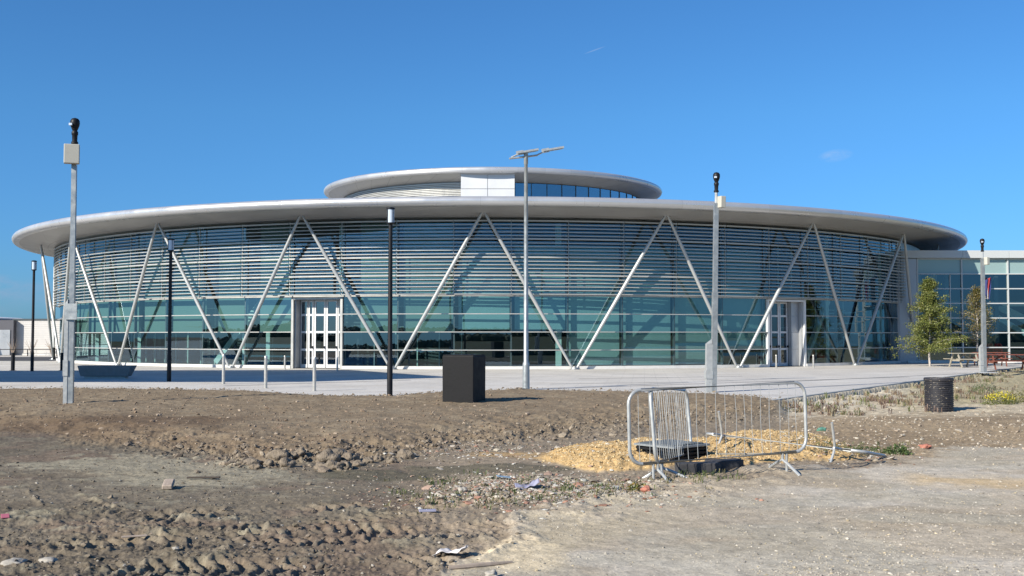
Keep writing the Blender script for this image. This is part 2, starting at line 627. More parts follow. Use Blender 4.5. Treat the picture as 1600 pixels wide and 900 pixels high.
def height(X, Y, detail=True):
    u, v, n1, n2, e, f, g, kd, ka, left, soil, grav = masks(X, Y)
    near = (Y > 3) & (Y < 60)
    n3 = fbm(X, Y, 9.0, 3, 21) - 0.5
    n4 = fbm(X, Y, 22.0, 2, 31) - 0.5
    n5 = fbm(X, Y * 1.2, 13.0, 3, 41) - 0.5
    n6 = fbm(X, Y, 38.0, 2, 43) - 0.5
    h = np.full_like(X, -0.02)
    h = h + n1 * 0.05
    # mound
    prof = sst(-3, 12, e) * sst(-4, 26, f) * left
    h = h + prof * (0.10 + 0.07 * sst(0, 40, f)) + soil * (n2 * 0.045 + n3 * 0.018 + n4 * 0.010)
    # clods along the foot of the mound
    foot = np.exp(-((f - 4) / 13) ** 2) * left * sst(0, 300, u)
    cl = np.clip(n3 + 0.12, 0, 1)
    h = h + foot * (0.09 * cl + 0.03 * n4)
    # mud
    mud = (1 - soil) * (1 - grav) * sst(640, 690, v) * sst(980, 860, u)
    h = h + mud * (n2 * 0.025 + n3 * 0.012 + n4 * 0.009)
    rough = mud * sst(770, 820, v)
    h = h + rough * (np.clip(n5 - 0.02, 0, 1) * (0.055 + 0.09 * np.clip(n1, 0, 1)) + n2 * 0.035 + n4 * 0.014 + n6 * 0.012)
    inside_any = np.zeros_like(h)
    for k, (cx, cy, rr, hw, pitch) in enumerate(TRACKS):
        dx = X - cx
        dy = Y - cy
        rad = np.sqrt(dx * dx + dy * dy) + n1 * 0.25
        a = np.arctan2(dx, -dy)
        q = (rad - rr) / hw
        ins = sst(1.12, 0.9, np.abs(q)) * (Y < cy)
        ins = ins * sst(0.28, 0.40, fbm(X, Y, 0.5, 2, 50 + k) + 0.12) * mud * sst(745, 780, v)
        s = a * rr / pitch
        lug = np.sin(2 * PI * (s + np.abs(q) * 0.6 + n2 * 0.6 + n1 * 1.0 + n5 * 0.25))
        lug = np.clip(lug * 1.6, -1, 1) * (0.55 + 0.9 * (n1 + 0.5)) * (0.5 + 1.0 * np.clip(n2 + .5, 0, 1))
        trk = -0.026 + 0.016 * lug * (0.35 + 1.3 * np.clip(n5 + .5, 0, 1)) + 0.014 * n4 + 0.022 * n3 + 0.010 * n6
        ins = ins * sst(60, 320, u + n1 * 300) * sst(-0.30, -0.05, n2 + n1)
        h = h * (1 - 0.8 * ins) + ins * trk
        berm = np.exp(-((np.abs(q) - 1.18) / 0.13) ** 2) * mud * sst(745, 780, v) * (Y < cy)
        h = h + berm * 0.022 * (0.5 + n3 * 2.5)
        inside_any = np.maximum(inside_any, ins)
    # rubble and heaps
    rub = (1 - soil) * (1 - grav) * (1 - mud) * sst(640, 660, v)
    h = h + rub * (n3 * 0.03 + n4 * 0.03)
    hp = heap(u + n2 * 16, v + n2 * 5)
    h = h + hp * (1 + n2 * 0.35) + (hp > 0.02) * n4 * 0.02
    # compacted stone
    h = h * (1 - grav * 0.8) + grav * (-0.02 + n1 * 0.03 + n2 * 0.012 + n4 * 0.006)
    lip = np.exp(-((g - 2) / 9) ** 2) * sst(700, 800, u) * sst(1330, 1200, u)
    h = h + lip * 0.035 * (1 + n2 * 2)
    # bottom edge rut of pale dust near the litter
    # under the paving
    side = np.where((kd > 0.12) & (Y > 20), 1.0, 0.0)
    under = ((v < np.interp(u, U_EDGE, V_EDGE) + 0.5) & (kd < 0.02)).astype(float)
    out_r = side * (-0.12 * sst(9, 1, kd) - 0.03 + n2 * 0.06 + n3 * 0.05 + n1 * .12)
    hr = sst(1216, 1232, u) * side * sst(665, 625, v)
    h = h * (1 - hr) + hr * out_r
    h = np.where(under > 0, -0.22, h)
    far = (Y > 130) | (Y < 1.5) | (np.abs(X) > 60)
    h = np.where(far, -0.06 + n1 * .05, h)
    return h


def colours(X, Y):
    u, v, n1, n2, e, f, g, kd, ka, left, soil, grav = masks(X, Y)
    n3 = fbm(X, Y, 9.0, 3, 21) - 0.5
    big = fbm(X, Y * 2.2, 0.35, 4, 77) - 0.5
    C = np.zeros(X.shape + (3,))

    def put(c, w):
        nonlocal C
        w = np.clip(w, 0, 1)[..., None]
        C = C * (1 - w) + np.array(c) * w
    C[...] = (0.140, 0.121, 0.098)                                     # mud
    put((0.105, 0.088, 0.070), sst(0.02, 0.18, big) * 0.7)
    put((0.15, 0.112, 0.09), sst(0.05, 0.2, fbm(X, Y * 1.6, 0.8, 3, 91) - .5) * 0.6)
    # pale green grey clay
    cl = np.clip(1 - (((u - 300) / 190) ** 2 + ((v - 738 + n2 * 30) / 26) ** 2), 0, 1)
    cl2 = np.clip(1 - (((u - 180) / 230) ** 2 + ((v - 722 + n2 * 30) / 15) ** 2), 0, 1)
    put((0.27, 0.25, 0.20), sst(0.1, 0.6, np.maximum(cl, cl2 * .8) + n2 * 1.3 + n3 * .5) * 0.7)
    put((0.185, 0.155, 0.115), sst(0.02, 0.3, n1) * 0.25)
    # debris ground between mound and stone
    deb = (1 - soil) * sst(600, 720, u) * sst(640, 650, v)
    put((0.235, 0.195, 0.155), deb * 0.8)
    wet = np.clip(1 - (((u - 760) / 150) ** 2 + ((v - 729) / 8) ** 2), 0, 1)
    wet2 = np.clip(1 - (((u - 600) / 120) ** 2 + ((v - 738) / 9) ** 2), 0, 1)
    put((0.085, 0.08, 0.06), sst(0.0, 0.4, np.maximum(wet, wet2) + n2 * .5) * 0.75)
    # right, behind the heap: trodden brown and chalky verge
    rz = sst(1200, 1240, u) * sst(720, 700, v)
    put((0.30, 0.235, 0.165), rz * 0.9)
    put((0.20, 0.155, 0.11), rz * sst(0.0, 0.15, big) * 0.55)
    put((0.46, 0.41, 0.33), rz * sst(650, 636, v + n2 * 14) * (0.75 + n3))
    put((0.50, 0.46, 0.39), rz * ((kd > 0) * sst(3.0, 0.6, kd + n2 * 2)) * 0.8)
    put((0.30, 0.27, 0.17), rz * sst(1380, 1450, u) * sst(634, 622, v + n2 * 12) * 0.7)
    # mound
    put((0.205, 0.162, 0.118), soil)
    put((0.265, 0.22, 0.165), soil * sst(0.0, 0.22, fbm(X, Y, 1.7, 3, 99) - .5) * 0.6)
    dk = np.exp(-((v - 672 - big * 30) / 13) ** 2) * sst(460, 300, u)
    put((0.105, 0.072, 0.05), soil * dk * 0.8)
    dk2 = np.exp(-((f - 8) / 14) ** 2) * sst(700, 500, u)
    put((0.14, 0.102, 0.072), soil * dk2 * 0.45)
    # compacted grey stone
    put((0.415, 0.365, 0.305), grav)
    put((0.47, 0.435, 0.395), grav * sst(-0.02, 0.15, big) * 0.75)
    put((0.32, 0.27, 0.21), grav * sst(0.03, 0.16, fbm(X, Y * 1.5, 0.6, 4, 63) - .5) * 0.6)
    put((0.37, 0.35, 0.305), grav * sst(0.05, 0.16, fbm(X, Y * 2, 0.5, 3, 12) - .5) * 0.5)
    edge = np.exp(-((g - 14) / 16) ** 2) * sst(1200, 900, u)
    put((0.44, 0.38, 0.28), grav * edge * 0.6 + 0.0)
    # pale dust in the corner by the mud
    pd_ = np.exp(-(((u - 815) / 85) ** 2 + ((v - 858) / 28) ** 2))
    put((0.56, 0.48, 0.36), sst(0.3, 0.7, pd_ + n2 * .3) * 0.9)
    # ochre gravel and its spilt streaks
    hp = heap(u + n2 * 16, v + n2 * 5)
    put((0.45, 0.315, 0.16), sst(0.006, 0.03, hp) * 0.95)
    sp = np.exp(-((v - 745 - (u - 1450) * 0.045 + n2 * 12) / 8) ** 2) * sst(1370, 1460, u)
    put((0.50, 0.35, 0.17), sp * 0.6)
    sp2 = np.exp(-(((u - 900) / 90) ** 2 + ((v - 712) / 10) ** 2)) + 0.7 * np.exp(-(((u - 760) / 70) ** 2 + ((v - 707) / 6) ** 2))
    put((0.42, 0.28, 0.13), sst(0.35, 0.8, sp2 + n2 * .6) * 0.6)
    # rough grass beyond and behind
    gr = ((Y > 120) | (Y < 0.5)).astype(float)
    put((0.13, 0.13, 0.075), gr)
    put((0.12, 0.10, 0.06), gr * sst(-0.05, 0.2, big) * 0.6)
    C *= (1 + n3[..., None] * 0.35)
    C *= np.array([1.07, 1.04, 0.945]) * (1 + 0.16 * ((1 - soil) * (1 - grav) * sst(690, 720, v))[..., None])
    return np.clip(C, 0.02, 0.9)


rows = [-700, -400, -200, -100, -50, -25, -12, -5, 0, 3, 5, 6]
y = 6.4
while y < 38:
    rows.append(y)
    y += 0.021 * (y / 7.4) ** 1.25
while y < 1500:
    rows.append(y)
    y += 0.25 * (y / 38) ** 2.2 + 0.05
rows = np.array(rows)
t_in = np.linspace(-0.53, 0.53, 1061)
t_out = 0.53 + np.cumsum(0.002 * 1.09 ** np.arange(1, 62))
t_out = t_out[t_out < 9]
tt = np.concatenate([-t_out[::-1], t_in, t_out])
W = np.where(rows > 6, rows, 6 + (6 - rows) * 1.0)
X = tt[None, :] * W[:, None]
Y = np.repeat(rows[:, None], len(tt), axis=1)
Z = height(X, Y)
Cc = colours(X, Y)
nr, nc = X.shape
V = np.stack([X, Y, Z], -1).reshape(-1, 3)
idx = np.arange(nr * nc).reshape(nr, nc)
F = np.stack([idx[:-1, :-1], idx[:-1, 1:], idx[1:, 1:], idx[1:, :-1]], -1).reshape(-1, 4)


def ground_mat():
    m = bpy.data.materials.new('ground_soil_and_stone')
    m.use_nodes = True
    nt = m.node_tree
    b = nt.nodes['Principled BSDF']
    b.inputs['Roughness'].default_value = 0.95
    b.inputs['Specular IOR Level'].default_value = 0.15
    at = nt.nodes.new('ShaderNodeVertexColor')
    at.layer_name = 'Col'
    tc = nt.nodes.new('ShaderNodeTexCoord')

    def noise(sc, det=4, ro=0.6):
        n = nt.nodes.new('ShaderNodeTexNoise')
        n.inputs['Scale'].default_value = sc
        n.inputs['Detail'].default_value = det
        n.inputs['Roughness'].default_value = ro
        nt.links.new(tc.outputs['Object'], n.inputs['Vector'])
        return n.outputs[0]
    n1 = noise(38, 5, 0.7)
    n2 = noise(7, 5, 0.65)
    fac = mth(nt, 'MULTIPLY', mth(nt, 'MULTIPLY_ADD', n1, 1.5, 0.25), mth(nt, 'MULTIPLY_ADD', n2, 0.9, 0.55))
    mx = nt.nodes.new('ShaderNodeMixRGB')
    mx.blend_type = 'MULTIPLY'
    mx.inputs[0].default_value = 1
    nt.links.new(at.outputs[0], mx.inputs[1])
    nt.links.new(fac, mx.inputs[2])
    # grit: pale and dark specks
    vo = nt.nodes.new('ShaderNodeTexVoronoi')
    vo.inputs['Scale'].default_value = 48
    nt.links.new(tc.outputs['Object'], vo.inputs['Vector'])
    speck = mth(nt, 'LESS_THAN', vo.outputs['Distance'], 0.24)
    sc = nt.nodes.new('ShaderNodeSeparateColor')
    nt.links.new(vo.outputs['Color'], sc.inputs[0])
    pale = mth(nt, 'MULTIPLY', speck, mth(nt, 'GREATER_THAN', sc.outputs[0], 0.72))
    dark = mth(nt, 'MULTIPLY', speck, mth(nt, 'LESS_THAN', sc.outputs[0], 0.2))
    tone = mth(nt, 'ADD', 1.0, mth(nt, 'SUBTRACT', mth(nt, 'MULTIPLY', pale, 0.32), mth(nt, 'MULTIPLY', dark, 0.35)))
    mx2 = nt.nodes.new('ShaderNodeMixRGB')
    mx2.blend_type = 'MULTIPLY'
    mx2.inputs[0].default_value = 1
    nt.links.new(mx.outputs[0], mx2.inputs[1])
    nt.links.new(tone, mx2.inputs[2])
    nt.links.new(mx2.outputs[0], b.inputs['Base Color'])
    hh = mth(nt, 'ADD', mth(nt, 'MULTIPLY', n2, 0.014), mth(nt, 'ADD', mth(nt, 'MULTIPLY', n1, 0.006), mth(nt, 'MULTIPLY', speck, 0.002)))
    bp = nt.nodes.new('ShaderNodeBump')
    bp.inputs['Strength'].default_value = 0.9
    bp.inputs['Distance'].default_value = 1.0
    nt.links.new(hh, bp.inputs['Height'])
    nt.links.new(bp.outputs[0], b.inputs['Normal'])
    return m


M['ground'] = ground_mat()
g_ob = np_mesh('ground', V, F, M['ground'], Cc.reshape(-1, 3), smooth=True)
tag(g_ob, kind='structure')


def gz(x, y):
    return float(height(np.array([float(x)]), np.array([float(y)]))[0])


# stones as stuff ------------------------------------------------------------
ICO_V = []
for zz, n_, off in ((1, 1, 0), (.45, 5, 0), (-.45, 5, .5), (-1, 1, 0)):
    rr_ = math.sqrt(max(0, 1 - zz * zz))
    for k in range(n_):
        a = 2 * PI * (k + off) / 5
        ICO_V.append((rr_ * math.cos(a), rr_ * math.sin(a), zz))
ICO_V = np.array(ICO_V)
ICO_F = np.array([(0, 1 + k, 1 + (k + 1) % 5) for k in range(5)] + [(1 + k, 6 + k, 1 + (k + 1) % 5) for k in range(5)]
                 + [(1 + (k + 1) % 5, 6 + k, 6 + (k + 1) % 5) for k in range(5)] + [(11, 6 + (k + 1) % 5, 6 + k) for k in range(5)])


def stones(name, xy, size, flat, cols, mat_, label, sink=0.3, zmin=-9.0):
    n = len(xy)
    x = xy[:, 0]
    y = xy[:, 1]
    z = np.maximum(height(x, y), zmin)
    jit = 1 + (RNG.random((n, 12, 1)) - .5) * 0.7
    v = ICO_V[None] * jit
    s3 = np.stack([size * RNG.uniform(.7, 1.5, n), size * RNG.uniform(.6, 1.1, n), size * flat], -1)
    v = v * s3[:, None, :]
    a = RNG.random(n) * 2 * PI
    b = (RNG.random(n) - .5) * 0.9
    ca, sa, cb, sb = np.cos(a), np.sin(a), np.cos(b), np.sin(b)
    vx, vy, vz = v[..., 0], v[..., 1], v[..., 2]
    vx, vz = vx * cb[:, None] + vz * sb[:, None], -vx * sb[:, None] + vz * cb[:, None]
    vx, vy = vx * ca[:, None] - vy * sa[:, None], vx * sa[:, None] + vy * ca[:, None]
    P = np.stack([vx + x[:, None], vy + y[:, None], vz + (z + size * flat * (1 - 2 * sink))[:, None]], -1)
    Fm = (ICO_F[None] + (np.arange(n) * 12)[:, None, None]).reshape(-1, 3)
    cc = np.repeat(cols[:, None, :], 12, axis=1).reshape(-1, 3)
    o = np_mesh(name, P.reshape(-1, 3), Fm, mat_, cc)
    return tag(o, label, 'stones', kind='stuff') if label else o


def vc_mat(name, rough=0.9, noise=0.25):
    m = bpy.data.materials.new(name)
    m.use_nodes = True
    nt = m.node_tree
    b = nt.nodes['Principled BSDF']
    b.inputs['Roughness'].default_value = rough
    b.inputs['Specular IOR Level'].default_value = 0.2
    at = nt.nodes.new('ShaderNodeVertexColor')
    at.layer_name = 'Col'
    tc = nt.nodes.new('ShaderNodeTexCoord')
    n = nt.nodes.new('ShaderNodeTexNoise')
    n.inputs['Scale'].default_value = 35
    n.inputs['Detail'].default_value = 4
    nt.links.new(tc.outputs['Object'], n.inputs['Vector'])
    mx = nt.nodes.new('ShaderNodeMixRGB')
    mx.blend_type = 'MULTIPLY'
    mx.inputs[0].default_value = 1
    nt.links.new(at.outputs[0], mx.inputs[1])
    nt.links.new(mth(nt, 'MULTIPLY_ADD', n.outputs[0], noise * 4, 1 - noise * 2), mx.inputs[2])
    nt.links.new(mx.outputs[0], b.inputs['Base Color'])
    bp = nt.nodes.new('ShaderNodeBump')
    bp.inputs['Distance'].default_value = 0.006
    nt.links.new(n.outputs[0], bp.inputs['Height'])
    nt.links.new(bp.outputs[0], b.inputs['Normal'])
    return m


M['stone'] = vc_mat('loose_stone')


def scatter_uv(n, u0, u1, v0, v1, fn):
    """random points over a patch of ground given as bearings and ranges, kept with probability fn"""
    out = []
    tot = 0
    while tot < n:
        u = RNG.uniform(u0, u1, n * 2)
        v = RNG.uniform(v0, v1, n * 2)
        Yy = 2772 / (v - 525)
        Xx = (u - 800) / FPX * Yy
        p = fn(Xx, Yy)
        k = RNG.random(n * 2) < p
        if k.sum() == 0:
            break
        out.append(np.stack([Xx[k], Yy[k]], -1))
        tot += k.sum()
    return np.concatenate(out)[:n]


def pick(cols, n, jit=0.2):
    cols = np.array(cols)
    c = cols[RNG.integers(0, len(cols), n)]
    return c * (1 + (RNG.random((n, 1)) - .5) * 2 * jit)


# clods at the foot of the mound
def f_foot(X_, Y_):
    u, v, n1, n2, e, f, g, kd, ka, left, soil, grav = masks(X_, Y_)
    return np.exp(-((f - 2) / 11) ** 2) * left * sst(150, 420, u) * np.where(Y_ > 0, 1, 0)


xy = scatter_uv(2300, 150, 1215, 640, 735, f_foot)
sz = RNG.gamma(1.4, 0.008, len(xy)) + 0.008
stones('soil_clods', xy, np.clip(sz, .01, .11), 0.75, pick([(0.20, 0.162, 0.12), (0.26, 0.215, 0.16), (0.175, 0.14, 0.105)], len(xy)), M['stone'],
       'crumbled brown soil clods along the foot of the mound')


def f_soil(X_, Y_):
    r = masks(X_, Y_)
    return r[10] * 1.0


xy = scatter_uv(3200, 0, 1215, 607, 715, f_soil)
sz = RNG.gamma(1.3, 0.006, len(xy)) + 0.007
stones('soil_crumbs', xy, np.clip(sz, .006, .05), 0.7, pick([(0.23, 0.17, 0.12), (0.30, 0.24, 0.18), (0.19, 0.14, 0.10)], len(xy)), M['stone'],
       'small crumbs of dry soil scattered over the brown mound')


def f_spill(X_, Y_):
    r = masks(X_, Y_)
    return np.exp(-((r[4] + 0.5) / 2.2) ** 2) * (0.25 + np.clip(r[2] * 4, 0, .75)) * sst(1225, 1200, r[0])


xy = scatter_uv(1500, -20, 1225, 602, 626, f_spill)
sz = RNG.gamma(1.3, 0.008, len(xy)) + 0.008
stones('spilled_soil', xy, np.clip(sz, .008, .07), 0.65, pick([(0.205, 0.165, 0.12), (0.26, 0.215, 0.16), (0.17, 0.135, 0.10)], len(xy)), M['stone'],
       'crumbs of soil spilled over the edge of the paving', zmin=0.0)


def f_rub(X_, Y_):
    u, v, n1, n2, e, f, g, kd, ka, left, soil, grav = masks(X_, Y_)
    a = np.exp(-(((u - 810) / 150) ** 2 + ((v - 762) / 20) ** 2))
    b = 0.55 * np.exp(-(((u - 720) / 200) ** 2 + ((v - 700) / 12) ** 2)) + 0.6 * np.exp(-(((u - 1330) / 110) ** 2 + ((v - 706) / 14) ** 2))
    c = 0.5 * np.exp(-(((u - 970) / 130) ** 2 + ((v - 765) / 14) ** 2))
    return np.clip((a + b + c) * (1 + n1 * 1.5) * (1 - soil) * (1 - 0.7 * grav), 0, 1)


xy = scatter_uv(5200, 480, 1450, 670, 830, f_rub)
sz = RNG.gamma(1.4, 0.0075, len(xy)) + 0.006
stones('rubble', xy, np.clip(sz, .006, .065), 0.32, pick([(0.44, 0.39, 0.32), (0.40, 0.35, 0.27), (0.34, 0.31, 0.27), (0.32, 0.18, 0.13), (0.36, 0.25, 0.19), (0.30, 0.26, 0.20), (0.34, 0.29, 0.22), (0.52, 0.50, 0.44), (0.25, 0.22, 0.18)], len(xy)),
       M['stone'], 'broken brick and stone rubble trodden into the mud')


def f_heap(X_, Y_):
    u, v = uv_of(X_, Y_)
    return np.clip(heap(u, v) * 12, 0, 1)


xy = scatter_uv(9000, 830, 1370, 675, 745, f_heap)
sz = RNG.gamma(2.0, 0.0022, len(xy)) + 0.004
stones('ochre_gravel', xy, np.clip(sz, .005, .022), 0.7, pick([(0.46, 0.33, 0.165), (0.52, 0.40, 0.22), (0.39, 0.27, 0.13), (0.55, 0.46, 0.30)], len(xy), .15), M['stone'],
       'heap of loose ochre gravel spread under the crowd barriers')


def f_grv(X_, Y_):
    r = masks(X_, Y_)
    return np.clip(r[11] * (0.35 + r[2] * 1.2), 0, 1)


xy = scatter_uv(6500, 640, 1620, 690, 905, f_grv)
sz = RNG.gamma(1.2, 0.0022, len(xy)) + 0.0025
stones('stone_chippings', xy, np.clip(sz, .003, .028), 0.6, pick([(0.42, 0.385, 0.32), (0.37, 0.335, 0.285), (0.47, 0.43, 0.36), (0.44, 0.37, 0.25), (0.24, 0.22, 0.19), (0.33, 0.30, 0.25)], len(xy)), M['stone'],
       'loose stone chippings on the compacted grey ground')


def f_mud(X_, Y_):
    r = masks(X_, Y_)
    return (1 - r[11]) * (1 - r[10]) * 0.8


xy = scatter_uv(3800, -20, 860, 690, 905, f_mud)
sz = RNG.gamma(1.1, 0.0045, len(xy)) + 0.004
stones('mud_crumbs', xy, np.clip(sz, .004, .045), 0.6, pick([(0.16, 0.13, 0.095), (0.20, 0.165, 0.125), (0.12, 0.10, 0.08), (0.17, 0.14, 0.10), (0.17, 0.14, 0.10), (0.15, 0.125, 0.095), (0.19, 0.155, 0.12), (0.34, 0.31, 0.26)], len(xy)), M['stone'],
       'crumbs of mud and small stones among the tyre tracks')


def f_verge(X_, Y_):
    r = masks(X_, Y_)
    return np.where((r[7] > 0.1), 1.0, 0.0) * 0.9


xy = scatter_uv(1900, 1215, 1620, 578, 700, f_verge)
sz = RNG.gamma(1.4, 0.007, len(xy)) + 0.006
stones('verge_stones', xy, np.clip(sz, .008, .08), 0.55, pick([(0.42, 0.37, 0.30), (0.36, 0.30, 0.23), (0.48, 0.44, 0.36), (0.30, 0.24, 0.18)], len(xy)), M['stone'],
       'pale chalky stones on the rough verge beside the paving')

# ------------------------------------------------------------------ plaza
def plaza_mat():
    m = mat('plaza_paving', (0.50, 0.49, 0.475), 0.8)
    nt = m.node_tree
    b = nt.nodes['Principled BSDF']
    tc = nt.nodes.new('ShaderNodeTexCoord')
    mp = nt.nodes.new('ShaderNodeMapping')
    mp.inputs['Rotation'].default_value = (0, 0, R(7))
    nt.links.new(tc.outputs['Object'], mp.inputs[0])
    br = nt.nodes.new('ShaderNodeTexBrick')
    br.inputs['Scale'].default_value = 1.0
    br.inputs['Brick Width'].default_value = 0.9
    br.inputs['Row Height'].default_value = 0.45
    br.inputs['Mortar Size'].default_value = 0.006
    br.inputs['Color1'].default_value = (0.58, 0.55, 0.50, 1)
    br.inputs['Color2'].default_value = (0.54, 0.515, 0.475, 1)
    br.inputs['Mortar'].default_value = (0.30, 0.29, 0.28, 1)
    nt.links.new(mp.outputs[0], br.inputs['Vector'])
    n = nt.nodes.new('ShaderNodeTexNoise')
    n.inputs['Scale'].default_value = 0.35
    n.inputs['Detail'].default_value = 7
    n.inputs['Roughness'].default_value = 0.7
    nt.links.new(mp.outputs[0], n.inputs['Vector'])
    mx = nt.nodes.new('ShaderNodeMixRGB')
    mx.blend_type = 'MULTIPLY'
    mx.inputs[0].default_value = 1
    nt.links.new(br.outputs[0], mx.inputs[1])
    nt.links.new(mth(nt, 'MULTIPLY_ADD', n.outputs[0], 0.8, 0.60), mx.inputs[2])
    # soil tracked onto the paving
    n2 = nt.nodes.new('ShaderNodeTexNoise')
    n2.inputs['Scale'].default_value = 1.1
    n2.inputs['Detail'].default_value = 8
    mp2 = nt.nodes.new('ShaderNodeMapping')
    mp2.inputs['Scale'].default_value = (0.3, 1.6, 1)
    nt.links.new(tc.outputs['Object'], mp2.inputs[0])
    nt.links.new(mp2.outputs[0], n2.inputs['Vector'])
    mr = nt.nodes.new('ShaderNodeMapRange')
    mr.inputs[1].default_value = 0.50
    mr.inputs[2].default_value = 0.72
    mr.inputs[4].default_value = 0.6
    nt.links.new(n2.outputs[0], mr.inputs[0])
    mx2 = nt.nodes.new('ShaderNodeMixRGB')
    nt.links.new(mr.outputs[0], mx2.inputs[0])
    nt.links.new(mx.outputs[0], mx2.inputs[1])
    mx2.inputs[2].default_value = (0.40, 0.35, 0.28, 1)
    nt.links.new(mx2.outputs[0], b.inputs['Base Color'])
    return m


M['plaza'] = plaza_mat()
KC = KA + KD * 75
pl = []
for u_, v_ in ((-900, 612), (-300, 612), (0, 613), (200, 614), (380, 618), (450, 623), (520, 626), (610, 627), (700, 620), (820, 616), (960, 619), (1110, 624), (1180, 629)):
    yy = 2772 / (v_ - 525)
    pl.append(((u_ - 800) / FPX * yy, yy))
pl.append((KA.x - 0.15 * KN.x, KA.y - 0.15 * KN.y))
pl.append((KC.x - 0.15 * KN.x, KC.y - 0.15 * KN.y))
pl += [(70, 122), (-110, 122), (-110, 32)]
mb = MB()
n_ = len(pl)
mb.add([(x, y_, 0.0) for x, y_ in pl] + [(x, y_, -0.12) for x, y_ in pl], [tuple(range(n_)), tuple(reversed(range(n_, 2 * n_)))] + [(i, i + n_, (i + 1) % n_ + n_, (i + 1) % n_) for i in range(n_)])
tag(mb.build('pavement', M['plaza']), kind='structure')
# kerb, drainage lines
mb = MB()
L_ = 75.0
seg = 0.914
k = 0
while k * seg < L_:
    a = KA + KD * (k * seg + 0.004) - KN * 0.075
    b = KA + KD * ((k + 1) * seg - 0.004) - KN * 0.075
    mb.bar(Vector((a.x, a.y, -0.115)), Vector((b.x, b.y, -0.115)), 0.146, 0.26)
    k += 1
tag(mb.build('kerb', M['kerb']), kind='structure')
mb = MB()
for (p, q) in (((900, 606), (1420, 589)), ((905, 592), (1160, 588)), ((350, 603), (640, 594)), ((1240, 596), (1590, 580)), ((860, 600), (1075, 597))):
    A_ = G(*p)
    B_ = G(*q)
    mb.bar((A_.x, A_.y, 0.0), (B_.x, B_.y, 0.0), 0.14, 0.008)
M['drain'] = mat('drain_slot', (0.16, 0.155, 0.15), 0.8, noise=0.3, nscale=2)
tag(mb.build('drain_channel', M['drain']), kind='structure')
# ------------------------------------------------------------------ the round building
BC = Vector((-1.48, 85.0, 0.0))
STEP = R(360 / 70)
PH0 = R(2.6)
RG, RL = 31.60, 31.95
ZT = [0.16, 0.95, 1.85, 2.75, 3.66]


def ph(j):
    return PH0 + STEP * j


def bp(a, r, z):
    return Vector((BC.x + r * math.sin(a), BC.y - r * math.cos(a), z))


bld = thing('round_building', 'large round glass building with silver disc roofs, louvres and slanting white columns', 'building', tuple(BC))
# canopy
mb = MB()
prof = [(34.16, 7.80)]
for k in range(13):
    a = -PI / 2 + PI * k / 12
    prof.append((34.38 + 0.235 * math.cos(a), 8.03 + 0.225 * math.sin(a)))
prof.append((34.16, 8.26))
mb.lathe(tuple(BC), prof, 264)
mb.build('roof_fascia', M['fascia'], bld, smooth=True)
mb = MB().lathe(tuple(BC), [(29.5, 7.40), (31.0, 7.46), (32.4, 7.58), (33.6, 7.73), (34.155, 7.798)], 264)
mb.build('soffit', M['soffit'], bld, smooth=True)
mb = MB().lathe(tuple(BC), [(34.155, 8.262), (33, 8.36), (24, 8.9), (13.2, 9.5), (11.0, 9.6)], 128)
mb.build('roof', M['roof'], bld, smooth=True)
# upper drum
UC = tuple(BC)
mb = MB()
prof = [(12.9, 12.62)]
for k in range(11):
    a = -PI / 2 + PI * k / 10
    prof.append((13.08 + 0.2 * math.cos(a), 12.83 + 0.2 * math.sin(a)))
prof.append((12.9, 13.04))
mb.lathe(UC, prof, 144)
mb.build('upper_roof_fascia', M['fascia'], bld, smooth=True)
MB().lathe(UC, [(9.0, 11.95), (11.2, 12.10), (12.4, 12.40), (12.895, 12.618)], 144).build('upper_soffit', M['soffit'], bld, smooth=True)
MB().lathe(UC, [(12.895, 13.045), (10, 13.28), (4.05, 13.5), (0.01, 13.55)], 96).build('upper_roof', M['roof'], bld, smooth=True)
MB().lathe(UC, [(4.0, 13.45), (4.1, 13.72), (3.8, 13.86), (0.01, 13.95)], 64).build('roof_cap', M['fascia'], bld, smooth=True)
mb = MB()
a_l0, a_l1 = R(-180), R(-9.3)
for k in range(23):
    z = 9.55 + 0.115 * k
    mb.ring(UC, a_l0, a_l1, 11.72, 11.80, z, z + 0.07, 70)
mb.build('drum_louvre', M['louvre'], bld)
MB().ring(UC, a_l0, a_l1, 11.5, 11.66, 9.5, 12.45, 70).build('drum_wall', M['drum'], bld)
# white stair core block that breaks through the drum
mb = MB()
for x0, x1 in ((-3.46, -1.66), (-1.64, 0.18)):
    for z0, z1 in ((9.3, 11.58), (11.60, 12.66)):
        mb.box((x0 / 2 + x1 / 2, 73.6, (z0 + z1) / 2), (x1 - x0 - 0.012, 2.6, z1 - z0 - 0.012))
mb.box((-1.64, 73.7, 11.0), (3.6, 2.56, 3.3))
mb.build('core_panel', M['panel_w'], bld)
a = R(8.4)
k = 0
while a < R(178):
    a2 = a + R(5.6)
    mb = MB()
    mb.ring(UC, a + .001, a2 - .001, 11.6, 11.62, 9.7, 12.15, 1)
    w = mb.build('clerestory_window', M['glass_up'], bld)
    MB().ring(UC, a2 - .002, a2 + .002, 11.58, 11.66, 9.6, 12.16, 1).build('frame', M['dark_al'], w)
    a = a2
MB().lathe(UC, [(10.6, 9.5), (10.6, 12.4)], 60).build('drum_inner_wall', M['int_wall'], bld)

# interior
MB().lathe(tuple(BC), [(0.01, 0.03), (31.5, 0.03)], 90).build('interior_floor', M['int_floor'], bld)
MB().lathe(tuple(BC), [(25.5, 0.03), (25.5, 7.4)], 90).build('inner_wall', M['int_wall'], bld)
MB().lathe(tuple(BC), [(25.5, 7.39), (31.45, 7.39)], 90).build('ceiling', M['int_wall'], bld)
MB().lathe(tuple(BC), [(25.5, 3.75), (29.3, 3.75), (29.3, 4.05), (25.5, 4.05)], 90).build('upper_floor', M['int_floor'], bld)

